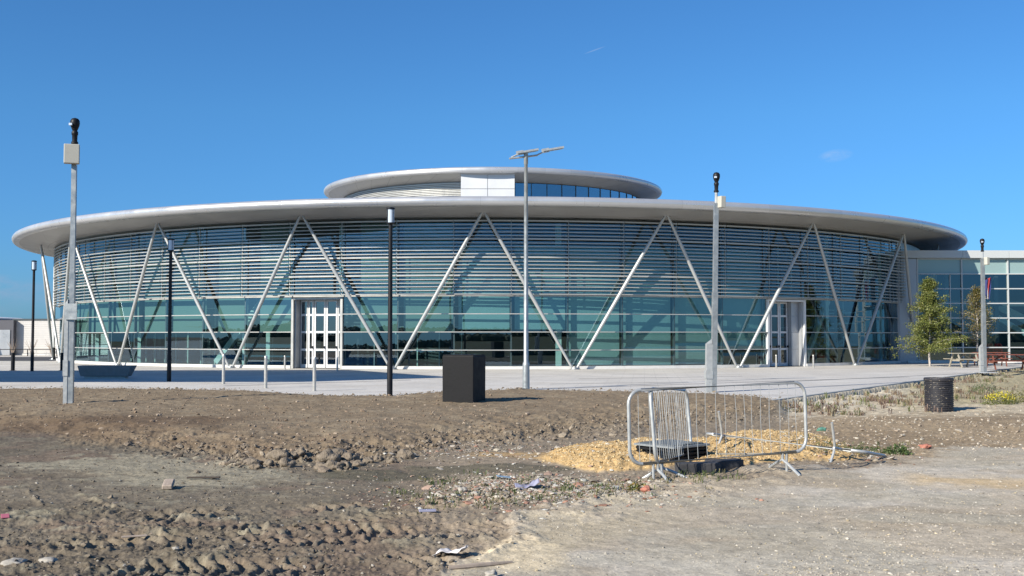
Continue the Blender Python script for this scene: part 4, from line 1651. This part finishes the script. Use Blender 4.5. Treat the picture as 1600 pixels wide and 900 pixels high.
def drum_mat():
    m = mat('muddy_plastic', (0.028, 0.027, 0.032), 0.5)
    nt = m.node_tree
    b = nt.nodes['Principled BSDF']
    tc = nt.nodes.new('ShaderNodeTexCoord')
    mp = nt.nodes.new('ShaderNodeMapping')
    mp.inputs['Scale'].default_value = (1, 1, 2.4)
    nt.links.new(tc.outputs['Object'], mp.inputs[0])
    n = nt.nodes.new('ShaderNodeTexNoise')
    n.inputs['Scale'].default_value = 17
    n.inputs['Detail'].default_value = 3
    nt.links.new(mp.outputs[0], n.inputs['Vector'])
    mr = nt.nodes.new('ShaderNodeMapRange')
    mr.inputs[1].default_value = 0.62
    mr.inputs[2].default_value = 0.66
    nt.links.new(n.outputs[0], mr.inputs[0])
    mx = nt.nodes.new('ShaderNodeMixRGB')
    nt.links.new(mr.outputs[0], mx.inputs[0])
    mx.inputs[1].default_value = (0.028, 0.027, 0.032, 1)
    mx.inputs[2].default_value = (0.26, 0.225, 0.17, 1)
    nt.links.new(mx.outputs[0], b.inputs['Base Color'])
    return m


M['drum_pl'] = drum_mat()
MB().lathe((p.x, p.y + .32, z0), prof, 40).build('shell', M['drum_pl'], dr, smooth=False)
MB().lathe((p.x, p.y + .32, z0), [(0.284, 0.74), (0.2, 0.73), (0.01, 0.73)], 40).build('lid', M['black_pl'], dr)


# ------------------------------------------------------------------ crowd barriers
BL = 2.45


def make_barrier():
    t = thing('crowd_barrier', 'x', 'barrier', (0, 0, 0), 'steel crowd barriers by the gravel heap')
    h0, h1, r = 0.22, 1.06, 0.16
    pts = []
    for cx, cz, a0 in ((BL / 2 - r, h1 - r, 0), (-BL / 2 + r, h1 - r, 90), (-BL / 2 + r, h0 + r, 180), (BL / 2 - r, h0 + r, 270)):
        for k in range(7):
            a = R(a0 + 15 * k)
            pts.append((cx + r * math.cos(a), 0, cz + r * math.sin(a)))
    pts.append(pts[0])
    pts.append(pts[1])
    MB().tube(pts, 0.021, 10, cap=False).build('frame', M['galv_l'], t, smooth=True)
    n = 18
    for k in range(n):
        x = -BL / 2 + BL * (k + 1) / (n + 1)
        e = random.uniform(-.028, .028)
        MB().tube([(x, 0, h0), (x + e, random.uniform(-.01, .01), 0.65), (x + e * .4, 0, h1)], 0.0032, 6).build('bar', M['galv_l'], t)
    for s in (-1, 1):
        x = s * (BL / 2 - 0.36)
        mb = MB().tube([(x, 0, h0), (x, 0, 0.14), (x, -.10, 0.10), (x, -.33, -0.02)], 0.018, 8)
        mb.tube([(x, 0, h0), (x, 0, 0.14), (x, .10, 0.10), (x, .33, -0.02)], 0.018, 8)
        mb.tube([(x + s * .06, 0, h0), (x + s * .06, 0, -.02)], 0.016, 8)
        mb.build('foot', M['galv_l'], t, smooth=True)
    return t


def place(o, a, b, z, rx=0, slope=0):
    a, b = Vector((*a, 0)), Vector((*b, 0))
    m_ = (a + b) / 2
    d = b - a
    o.location = (m_.x, m_.y, z)
    o.rotation_mode = 'XYZ'
    e = Matrix.Rotation(math.atan2(d.y, d.x), 4, 'Z') @ Matrix.Rotation(-slope, 4, 'Y') @ Matrix.Rotation(rx, 4, 'X')
    o.rotation_euler = e.to_euler('XYZ')


b1 = make_barrier()
b1['label'] = 'upright steel crowd barrier facing the viewer, nearest of the three'
b2 = dup(b1, (0, 0, 0), 'upright steel crowd barrier seen nearly end on, behind the nearest one')
b3 = dup(b1, (0, 0, 0), 'fallen steel crowd barrier lying across the ochre gravel')
place(b1, (1.34, 12.25), (3.60, 13.2), 0.0, 0, math.atan(0.055 / 2.4))
place(b2, (1.68, 12.35), (2.40, 14.45), -0.07, R(-5), math.atan(-0.13 / 2.4))
place(b3, (2.70, 15.8), (4.50, 14.2), 0.20, R(-99), math.atan(-0.04))
b3.location.y -= 0.0

# plastic crate and dark kerb blocks under the barriers
p = Vector((2.12, 14.35, 0))
z0 = gz(p.x, p.y)
ct = thing('drainage_crate', 'flat black slatted plastic crate half sunk in the ochre gravel', 'crate', (p.x, p.y, 0))
rot = Matrix.Rotation(R(40), 3, 'Z')


def rb(mb, c, s):
    c = rot @ Vector(c)
    mb.box((p.x + c.x, p.y + c.y, c.z), s, rot)


mb = MB()
S = 0.66
for k in range(4):
    z = 0.02 + 0.05 * k
    rb(mb, (0, -S / 2, z), (S, 0.02, 0.03))
    rb(mb, (0, S / 2, z), (S, 0.02, 0.03))
    rb(mb, (-S / 2, 0, z), (0.02, S - .03, 0.03))
    rb(mb, (S / 2, 0, z), (0.02, S - .03, 0.03))
for x in (-.31, -.15, 0, .15, .31):
    rb(mb, (x, -S / 2 + .02, 0.10), (0.03, 0.03, 0.20))
    rb(mb, (-S / 2 + .02, x, 0.10), (0.03, 0.03, 0.20))
    rb(mb, (S / 2 - .02, x, 0.10), (0.03, 0.03, 0.20))
rb(mb, (0, 0, .09), (S - .08, S - .08, .19))
mb.build('body', M['black_pl'], ct)
mb = MB()
rb(mb, (0, 0, 0.215), (S + .05, S + .05, 0.025))
mb.build('rim', M['galv'], ct)
mb = MB()
for k in range(11):
    rb(mb, (-S / 2 + .06 + k * 0.054, 0, 0.235), (0.035, S - .06, 0.014))
mb.build('grating', M['lid'], ct)
M['block'] = mat('dark_block', (0.045, 0.045, 0.048), 0.8, noise=0.3, nscale=8, bump=.004, bscale=30)
for (px, py, w, rz, lb) in ((1092, 739, 0.52, 6, 'dark kerb block under the end on barrier, left one'), (1134, 734, 0.46, 24, 'dark kerb block lying right of the other one in the gravel')):
    q = G(px, py, 0.0)
    tag(MB().box((0, 0, 0), (w, 0.2, 0.16), Matrix.Rotation(R(rz), 3, 'Z')).build('kerb_block', M['block']), lb, 'block', 'dark kerb blocks under the barriers')
    o = bpy.context.scene.collection.objects[-1]
    o.location = (q.x, q.y + .1, 0.035)
    bv = o.modifiers.new('b', 'BEVEL')
    bv.width = .012


# ------------------------------------------------------------------ picnic tables
def picnic(label, mat_, loc, rz, L=1.9, sc=1.0):
    t = thing('picnic_table', label, 'picnic table', (0, 0, 0), 'picnic tables by the glass block')
    mb = MB()
    for k in range(5):
        mb.box((0, -0.29 + 0.145 * k, 0.74), (L, 0.13, 0.04))
    mb.build('table_top', mat_, t)
    for s in (-1, 1):
        mb = MB()
        for k in range(2):
            mb.box((0, s * (0.66 + 0.14 * k), 0.44), (L, 0.13, 0.04))
        mb.build('bench_seat', mat_, t)
    for s in (-1, 1):
        x = s * (L / 2 - 0.25)
        for q in (-1, 1):
            MB().bar((x, q * 0.72, 0.0), (x, q * 0.25, 0.71), 0.045, 0.10).build('leg', mat_, t)
        MB().box((x + .05, 0, 0.37), (0.045, 1.55, 0.09)).build('seat_bearer', mat_, t)
        MB().bar((x - s * .02, 0, 0.40), (x - s * .55, 0, 0.70), 0.06, 0.05, (0, 1, 0)).build('brace', mat_, t)
    t.location = loc
    t.rotation_euler = (0, 0, rz)
    return t


q = G(1590, 579)
picnic('red brown picnic table in front, nearest the right edge', M['wood_r'], (q.x + .1, q.y + 1.1, 0), R(-6), 2.2)
q = G(1563, 573)
picnic('red brown picnic table just right of the camera post', M['wood_r'], (q.x, q.y + 1.2, 0), R(-14), 1.9)
q = G(1521, 575)
picnic('weathered grey picnic table left of the camera post', M['wood_g'], (q.x, q.y + 1.1, 0), R(4), 1.45)


# ------------------------------------------------------------------ trees
def tree(px, py, h, w, nleaf, lm, bm, label, seed, bare=0.0, clear=0.27):
    r = np.random.default_rng(seed)
    rp = random.Random(seed)
    p = G(px, py)
    t = thing('birch_tree', label, 'tree', (p.x, p.y, 0), 'young birches by the glass block')
    trunk = MB()
    pts = [Vector((p.x + 0.03 * math.sin(k * 1.3 + seed), p.y, h * .97 * k / 8 - .03)) for k in range(9)]
    trunk.tube(pts, [0.055 * (1 - 0.85 * k / 8) + .004 for k in range(9)], 9)
    trunk.build('trunk', bm, t, smooth=True)
    twigs = MB()
    tips = []
    nl = 54
    for k in range(nl):
        f = clear + (0.985 - clear) * (k / nl) ** 0.95
        a = rp.uniform(0, 2 * PI)
        prof = min(1.0, ((1 - f) / (1 - clear)) ** .85 * 1.15 + .05)
        L = w / 2 * prof * rp.uniform(.55, 1.15)
        b0 = Vector((p.x, p.y, h * f))
        d = Vector((math.cos(a), math.sin(a), rp.uniform(.0, .75) + f * .5 - .1)).normalized()
        mid = b0 + d * L * .55
        end = mid + Vector((d.x, d.y, d.z * .2)).normalized() * L * .5
        twigs.tube([b0, mid, end], [.014, .009, .003], 5)
        for q in range(7):
            s = rp.uniform(.25, 1)
            c = b0.lerp(mid, s / .55) if s < .55 else mid.lerp(end, (s - .55) / .45)
            tips.append((c, L))
            c2 = c + Vector((rp.gauss(0, .1), rp.gauss(0, .1), rp.gauss(-.04, .08))) * (.5 + L)
            twigs.tube([c, c2], [.004, .002], 3)
            tips.append((c2, L))
    twigs.build('branch', bm, t)
    n = nleaf
    idx_ = r.integers(0, len(tips), n)
    C0 = np.array([tuple(tips[i][0]) for i in idx_]) + r.normal(0, 0.10, (n, 3)) * np.array([1, 1, .9])
    s = r.uniform(.025, .052, n)
    u = r.normal(0, 1, (n, 3))
    u /= np.linalg.norm(u, axis=1)[:, None]
    w_ = np.cross(u, r.normal(0, 1, (n, 3)))
    w_ /= np.linalg.norm(w_, axis=1)[:, None]
    Vv = np.stack([C0 - u * s[:, None], C0 - w_ * s[:, None] * .6, C0 + u * s[:, None], C0 + w_ * s[:, None] * .6], 1)
    Ff = (np.arange(n) * 4)[:, None] + np.arange(4)
    V3 = Vv.reshape(-1, 3) - np.array([p.x, p.y, 0])
    base = np.array([(0.19, 0.22, 0.05), (0.15, 0.18, 0.04), (0.25, 0.25, 0.07), (0.11, 0.14, 0.035)] if lm == 'g' else [(0.17, 0.16, 0.05), (0.22, 0.16, 0.05), (0.12, 0.12, 0.04)])
    cc = base[r.integers(0, len(base), n)] * r.uniform(.7, 1.25, (n, 1))
    np_mesh('crown', V3, Ff, M['leafvc'], np.repeat(cc, 4, axis=0), parent=t)
    return t


def leaf_vc():
    m = bpy.data.materials.new('leaves')
    m.use_nodes = True
    nt = m.node_tree
    b = nt.nodes['Principled BSDF']
    b.inputs['Roughness'].default_value = 0.5
    at = nt.nodes.new('ShaderNodeVertexColor')
    at.layer_name = 'Col'
    nt.links.new(at.outputs[0], b.inputs['Base Color'])
    tl = nt.nodes.new('ShaderNodeBsdfTranslucent')
    nt.links.new(at.outputs[0], tl.inputs[0])
    mx = nt.nodes.new('ShaderNodeMixShader')
    mx.inputs[0].default_value = 0.3
    out = nt.nodes['Material Output']
    nt.links.new(b.outputs[0], mx.inputs[1])
    nt.links.new(tl.outputs[0], mx.inputs[2])
    nt.links.new(mx.outputs[0], out.inputs[0])
    return m


M['leafvc'] = leaf_vc()
tree(1453, 572.5, 4.7, 3.1, 28000, 'g', M['bark_w'], 'bushy green young birch standing clear of the round building', 3, clear=.14)
tree(1528, 570.5, 4.4, 2.4, 6000, 'b', M['bark_w'], 'sparse browning young birch half hidden by the right camera post', 9, clear=.3)


# ------------------------------------------------------------------ weeds
def blades(xy, hts, cols, spread=0.35, wid=0.006, nb=6):
    n = len(xy) * nb
    X_ = np.repeat(xy[:, 0], nb) + RNG.normal(0, .04, n)
    Y_ = np.repeat(xy[:, 1], nb) + RNG.normal(0, .04, n)
    Z_ = height(X_, Y_)
    H_ = np.repeat(hts, nb) * RNG.uniform(.5, 1.1, n)
    a = RNG.uniform(0, 2 * PI, n)
    l = RNG.uniform(0, spread, n) * H_
    wx, wy = -np.sin(a) * wid, np.cos(a) * wid
    b0 = np.stack([X_ - wx, Y_ - wy, Z_ - .01], -1)
    b1_ = np.stack([X_ + wx, Y_ + wy, Z_ - .01], -1)
    m1 = np.stack([X_ + np.cos(a) * l * .4 + wx, Y_ + np.sin(a) * l * .4 + wy, Z_ + H_ * .6], -1)
    m0 = np.stack([X_ + np.cos(a) * l * .4 - wx, Y_ + np.sin(a) * l * .4 - wy, Z_ + H_ * .6], -1)
    t1 = np.stack([X_ + np.cos(a) * l + wx * 1.6, Y_ + np.sin(a) * l + wy * 1.6, Z_ + H_], -1)
    t0 = np.stack([X_ + np.cos(a) * l - wx * 1.6, Y_ + np.sin(a) * l - wy * 1.6, Z_ + H_ * .96], -1)
    V_ = np.stack([b0, b1_, m1, m0, t1, t0], 1).reshape(-1, 3)
    o = (np.arange(n) * 6)[:, None]
    F_ = np.concatenate([o + np.array([0, 1, 2, 3]), o + np.array([3, 2, 4, 5])])
    C_ = np.repeat(np.repeat(cols, nb, axis=0), 6, axis=0)
    return V_, F_, C_


def f_weed(X_, Y_):
    r = masks(X_, Y_)
    kd, v = r[7], r[1]
    pat = sst(-0.04, 0.12, fbm(X_, Y_, .7, 3, 5) - .5)
    a = np.where((kd > 0.15) & (kd < 4.2), 1.0, 0) * (0.06 + pat) * (np.clip(1.3 - kd * .25, 0, 1))
    return a * sst(1225, 1400, r[0] + 60)


xy = scatter_uv(520, 1222, 1640, 575, 642, f_weed)
V_, F_, C_ = blades(xy, RNG.uniform(.04, .19, len(xy)), pick([(0.22, 0.15, 0.11), (0.28, 0.21, 0.13), (0.13, 0.15, 0.05), (0.18, 0.12, 0.10), (0.33, 0.28, 0.17)], len(xy)), .5, .007, 9)
tag(np_mesh('weeds', V_, F_, M['leafvc'], C_), 'dry reddish weeds and grass along the kerb', 'weeds', kind='stuff')


def f_w2(X_, Y_):
    r = masks(X_, Y_)
    u, v = r[0], r[1]
    return np.exp(-(((u - 1335) / 60) ** 2 + ((v - 702) / 7) ** 2)) + .5 * np.exp(-(((u - 750) / 120) ** 2 + ((v - 765) / 20) ** 2)) * .4 + .8 * np.exp(-(((u - 1090) / 45) ** 2 + ((v - 745) / 6) ** 2)) + .5 * np.exp(-(((u - 930) / 100) ** 2 + ((v - 762) / 10) ** 2)) * .4


xy = scatter_uv(330, 600, 1450, 690, 800, f_w2)
V_, F_, C_ = blades(xy, RNG.uniform(.02, .07, len(xy)), pick([(0.10, 0.13, 0.04), (0.07, 0.10, 0.03), (0.20, 0.18, 0.08)], len(xy)), .9, .004, 6)
tag(np_mesh('ground_weeds', V_, F_, M['leafvc'], C_), 'small green weeds sprouting among the rubble', 'weeds', kind='stuff')


def clump(name, label, cat, px, py, w, h, n, cols, group=None, flowers=None, s=0.02):
    p = G(px, py)
    z0 = gz(p.x, p.y)
    t = thing(name, label, cat, (p.x, p.y, z0), group)
    r = np.random.default_rng(int(px * 7 + py))

    def leaves(nm, n, cols, zlo, zhi, s, rx=1.0):
        th = r.uniform(0, 2 * PI, n)
        q = np.sqrt(r.uniform(0, 1, n)) * rx
        zz = r.uniform(zlo, zhi, n) * np.sqrt(np.clip(1.05 - q * q, 0, 1))
        C0 = np.stack([np.cos(th) * q * w / 2, np.sin(th) * q * w / 2, zz * h], -1) * (1 + r.normal(0, .08, (n, 1)))
        u = r.normal(0, 1, (n, 3))
        u /= np.linalg.norm(u, axis=1)[:, None]
        w_ = np.cross(u, r.normal(0, 1, (n, 3)))
        w_ /= np.linalg.norm(w_, axis=1)[:, None]
        ss = r.uniform(.6, 1.3, n)[:, None] * s
        Vv = np.stack([C0 - u * ss, C0 - w_ * ss * .6, C0 + u * ss, C0 + w_ * ss * .6], 1).reshape(-1, 3)
        Ff = (np.arange(n) * 4)[:, None] + np.arange(4)
        cc = np.repeat(np.array(cols)[r.integers(0, len(cols), n)] * r.uniform(.7, 1.2, (n, 1)), 4, axis=0)
        np_mesh(nm, Vv, Ff, M['leafvc'], cc, parent=t)
    leaves('foliage', n, cols, 0, 1, s)
    if flowers:
        leaves('flowers', flowers, [(0.75, 0.62, 0.02), (0.85, 0.72, 0.03)], .75, 1.08, s * .8, .85)
    return t


GR = [(0.07, 0.11, 0.03), (0.10, 0.15, 0.04), (0.05, 0.08, 0.025)]
clump('yellow_flower_bush', 'low bush covered in yellow flowers on the right verge', 'bush', 1563, 627, 0.85, 0.34, 900, [(0.12, 0.15, 0.03), (0.17, 0.17, 0.05)], flowers=420, s=.022)
clump('dry_bush', 'olive low bush just right of the yellow flowers', 'bush', 1592, 623, 0.9, 0.34, 700, [(0.17, 0.17, 0.05), (0.22, 0.2, 0.07)], s=.022)
clump('leafy_weed', 'larger patch of green leaves right of the ochre gravel', 'weed', 1402, 706, 0.42, 0.12, 420, GR, 'leafy weeds on the bare ground', s=.018)
clump('leafy_weed', 'flat patch of green leaves between the gravel and the larger leafy patch', 'weed', 1345, 700, 0.5, 0.07, 260, GR, 'leafy weeds on the bare ground', s=.014)
clump('leafy_weed', 'small yellowish leafy weed left of the nearest barrier foot', 'weed', 996, 765, 0.24, 0.11, 170, [(0.16, 0.17, 0.04), (0.12, 0.15, 0.04), (0.3, 0.2, 0.05)], 'leafy weeds on the bare ground', s=.018)
clump('leafy_weed', 'green weed by the kerb right of the drum', 'weed', 1538, 607, 0.9, 0.3, 500, [(0.08, 0.13, 0.05), (0.12, 0.15, 0.06)], 'leafy weeds on the bare ground', s=.02)
clump('leafy_weed', 'reddish scrubby weed at the end of the kerb', 'weed', 1232, 634, 0.5, 0.26, 230, [(0.14, 0.09, 0.06), (0.10, 0.11, 0.04)], 'leafy weeds on the bare ground', s=.016)


# ------------------------------------------------------------------ loose pieces
def boulder(px, py, s, m_, name, label, cat, group=None, flat=0.8, col=None):
    p = G(px, py)
    z0 = gz(p.x, p.y)
    import bmesh
    bm = bmesh.new()
    bmesh.ops.create_icosphere(bm, subdivisions=3, radius=1)
    sx, sy = random.uniform(.9, 1.3), random.uniform(.8, 1.1)
    from mathutils import noise as mn
    off = Vector((px, py, 0))
    for v_ in bm.verts:
        d = 1 + 0.55 * mn.noise(v_.co * 1.5 + off) + 0.26 * mn.noise(v_.co * 3.6 + off) + .1 * mn.noise(v_.co * 9 + off)
        v_.co = Vector((v_.co.x * s * sx * d, v_.co.y * s * sy * d, v_.co.z * s * flat * d))
    me = bpy.data.meshes.new(name)
    bm.to_mesh(me)
    bm.free()
    me.materials.append(m_)
    me.polygons.foreach_set('use_smooth', [True] * len(me.polygons))
    o = bpy.data.objects.new(name, me)
    COL.objects.link(o)
    o.location = (p.x, p.y, z0 + s * flat * .45)
    return tag(o, label, cat, group)


for px, py, s in ((512, 716, .125), (528, 711, .12), (546, 714, .10), (521, 728, .10), (541, 727, .08), (500, 726, .07), (560, 722, .07), (436, 717, .11), (448, 724, .09), (421, 722, .07), (470, 712, .08), (575, 716, .06), (634, 708, .09), (612, 716, .06), (400, 726, .06), (395, 722, .08), (458, 716, .06), (590, 712, .06)):
    boulder(px, py + 4, s, M['soil'], 'soil_clod', 'large lump of dry brown soil at the foot of the mound', 'clod', 'large soil clods at the foot of the mound')
M['rock'] = mat('pale_rock', (0.36, 0.33, 0.28), 0.9, noise=0.15, nscale=10, bump=.006, bscale=25)
M['brick'] = mat('broken_brick', (0.40, 0.16, 0.11), 0.9, noise=0.2, nscale=10, bump=.004, bscale=25)
M['sheet_b'] = mat('blue_plastic', (0.22, 0.33, 0.45), 0.4, noise=0.1)
M['sheet_g'] = mat('grey_sheet', (0.27, 0.27, 0.36), 0.6, noise=0.15)
boulder(1446, 698, .075, M['brick'], 'brick_lump', 'red broken brick lump beside the leafy patch on the right', 'brick', flat=.5)
boulder(1284, 671, .06, mat('green_lump', (0.10, 0.24, 0.18), .5), 'green_lump', 'small rounded green lump behind the ochre gravel', 'lump')
boulder(742, 770, .06, M['rock'], 'pale_stone', 'grey stone in the middle of the brick rubble', 'stone', flat=.7)
boulder(722, 765, .055, M['rock'], 'pale_stone', 'pale stone at the left end of the brick rubble', 'stone', flat=.7)
boulder(768, 894, .05, M['rock'], 'pale_stone', 'pale stone at the bottom edge below the paper scrap', 'stone', flat=.6)
boulder(22, 876, .09, M['rock'], 'pale_stone', 'flat pale stone at the bottom left corner', 'stone', flat=.35)
boulder(75, 873, .07, M['rock'], 'pale_stone', 'flat pale stone right of the corner one, bottom left', 'stone', flat=.3)
boulder(1010, 768, .05, M['brick'], 'brick_lump', 'brown brick lump right of the small leafy weed', 'brick', flat=.8)


def board(px, py, L, w, t_, rz, m_, name, label, cat, ry=0.0, rx=0.0, dz=0.0):
    p = G(px, py)
    o = MB().box((0, 0, 0), (L, w, t_)).build(name, m_)
    o.location = (p.x, p.y, gz(p.x, p.y) + t_ / 2 + dz)
    o.rotation_euler = (R(rx), R(ry), R(rz))
    bv = o.modifiers.new('b', 'BEVEL')
    bv.width = min(t_, w) * .2
    return tag(o, label, cat)


M['wood_p'] = mat('pale_wood', (0.36, 0.29, 0.23), 0.85, noise=0.25, nscale=6, stretch=(1, 7, 7))
board(263, 762, 0.22, 0.11, 0.05, 100, M['wood_p'], 'wood_block', 'short pale wooden block lying on the grey clay', 'wood block', ry=-12, dz=.02)
board(210, 838, 0.20, 0.035, 0.012, 20, M['wood_p'], 'wooden_offcut', 'thin pale wooden strip in the mud at lower left', 'slat')
board(318, 748, 0.38, 0.03, 0.02, 3, mat('dark_stick', (0.07, 0.055, 0.045), .9), 'dark_stick', 'dark flat sticks lying on the clay by the soil clods', 'stick', dz=.01)
board(1240, 712.5, 0.01, 0.01, 0.01, 0, M['wood_p'], 'wood_chip', 'tiny wood chip under the fallen barrier', 'chip')
board(787, 748, 0.16, 0.07, 0.012, 15, M['sheet_b'], 'plastic_scrap', 'blue plastic scrap among the brick rubble', 'plastic scrap', ry=8, dz=.02)
board(180, 785, 0.06, 0.02, 0.008, 50, M['wood_p'], 'wood_splinter', 'tiny pale splinter on the mud at left', 'splinter')
board(668, 801, 0.16, 0.07, 0.02, 10, M['sheet_g'], 'slate_piece', 'dark bluish slate piece left of the paler rubble', 'slate')
board(8, 808, 0.07, 0.05, 0.01, 30, mat('pink_plastic', (0.42, 0.12, 0.17), .7), 'pink_scrap', 'pink plastic scrap at the left edge', 'plastic scrap', rx=40, dz=.01)
board(742, 628.5, 0.16, 0.02, 0.012, -50, M['wood_p'], 'wood_stake', 'small pale stick leaning at the foot of the black box', 'stick', ry=20, dz=.03)
board(1165, 722, 0.7, 0.05, 0.02, 2, M['wood_g'], 'wooden_offcut', 'grey flat board in the gravel under the nearest barrier', 'slat', dz=.05)


def sheet(px, py, w, d, hgt, m_, name, label, cat, seed, rz=0.0, text=False):
    from mathutils import noise as mn
    p = G(px, py)
    n1_, n2_ = 16, 10
    vs_ = []
    for b in range(n2_ + 1):
        for a in range(n1_ + 1):
            x = (a / n1_ - .5) * w
            y = (b / n2_ - .5) * d
            z = hgt * (0.5 + mn.noise(Vector((x * 9 + seed, y * 9, 0))) * 1.2 + .35 * mn.noise(Vector((x * 25 + seed, y * 25, 4))))
            if a > n1_ * .78:
                z += hgt * 1.5 * (a / n1_ - .78) / .22
            vs_.append((x * (1 - .1 * b / n2_), y, max(z, 0.002)))
    fs = [(b * (n1_ + 1) + a, b * (n1_ + 1) + a + 1, (b + 1) * (n1_ + 1) + a + 1, (b + 1) * (n1_ + 1) + a) for b in range(n2_) for a in range(n1_)]
    o = MB().add(vs_, fs).build(name, m_, smooth=True)
    o.location = (p.x, p.y, gz(p.x, p.y))
    o.rotation_euler = (0, 0, R(rz))
    so = o.modifiers.new('s', 'SOLIDIFY')
    so.thickness = 0.002
    return tag(o, label, cat)


M['paper'] = mat('crumpled_paper', (0.58, 0.55, 0.54), 0.7, noise=0.28, nscale=22)
sheet(705, 862, 0.26, 0.17, 0.04, M['paper'], 'paper_scrap', 'crumpled white printed paper scrap in the mud at bottom centre', 'litter', 3, -10)
sheet(822, 760, 0.26, 0.22, 0.04, M['sheet_g'], 'plastic_sheet', 'crumpled grey blue plastic sheet in the rubble', 'litter', 8, 10)
# buried pipe edge in the dust corner
a, b = G(700, 884), G(800, 872)
tag(MB().tube([(a.x, a.y, gz(a.x, a.y) - .005), ((a.x + b.x) / 2, (a.y + b.y) / 2 - .03, gz(b.x, b.y) + .012), (b.x, b.y, gz(b.x, b.y))], [.018, .022, .012], 8).build('root', M['wood_p'], smooth=True), 'curved grey stick half buried below the paper scrap', 'stick')
# tall weeds by the pale building
for k, (x, lb) in enumerate(((-42.2, 'leftmost bare shrub against the pale boarded wall'), (-40.6, 'middle bare shrub against the pale boarded wall'), (-38.9, 'rightmost bare shrub against the pale boarded wall'))):
    t = thing('bare_shrub', lb, 'shrub', (x, 91, 0), 'bare shrubs by the pale wall')
    mb = MB()
    for q in range(9):
        a = random.uniform(-.5, .5)
        mb.tube([(x, 91, 0), (x + a * .5, 91, .7), (x + a * 1.2, 91, random.uniform(.9, 1.5))], [.025, .015, .008], 4)
    mb.build('stem', M['wood_p'], t)
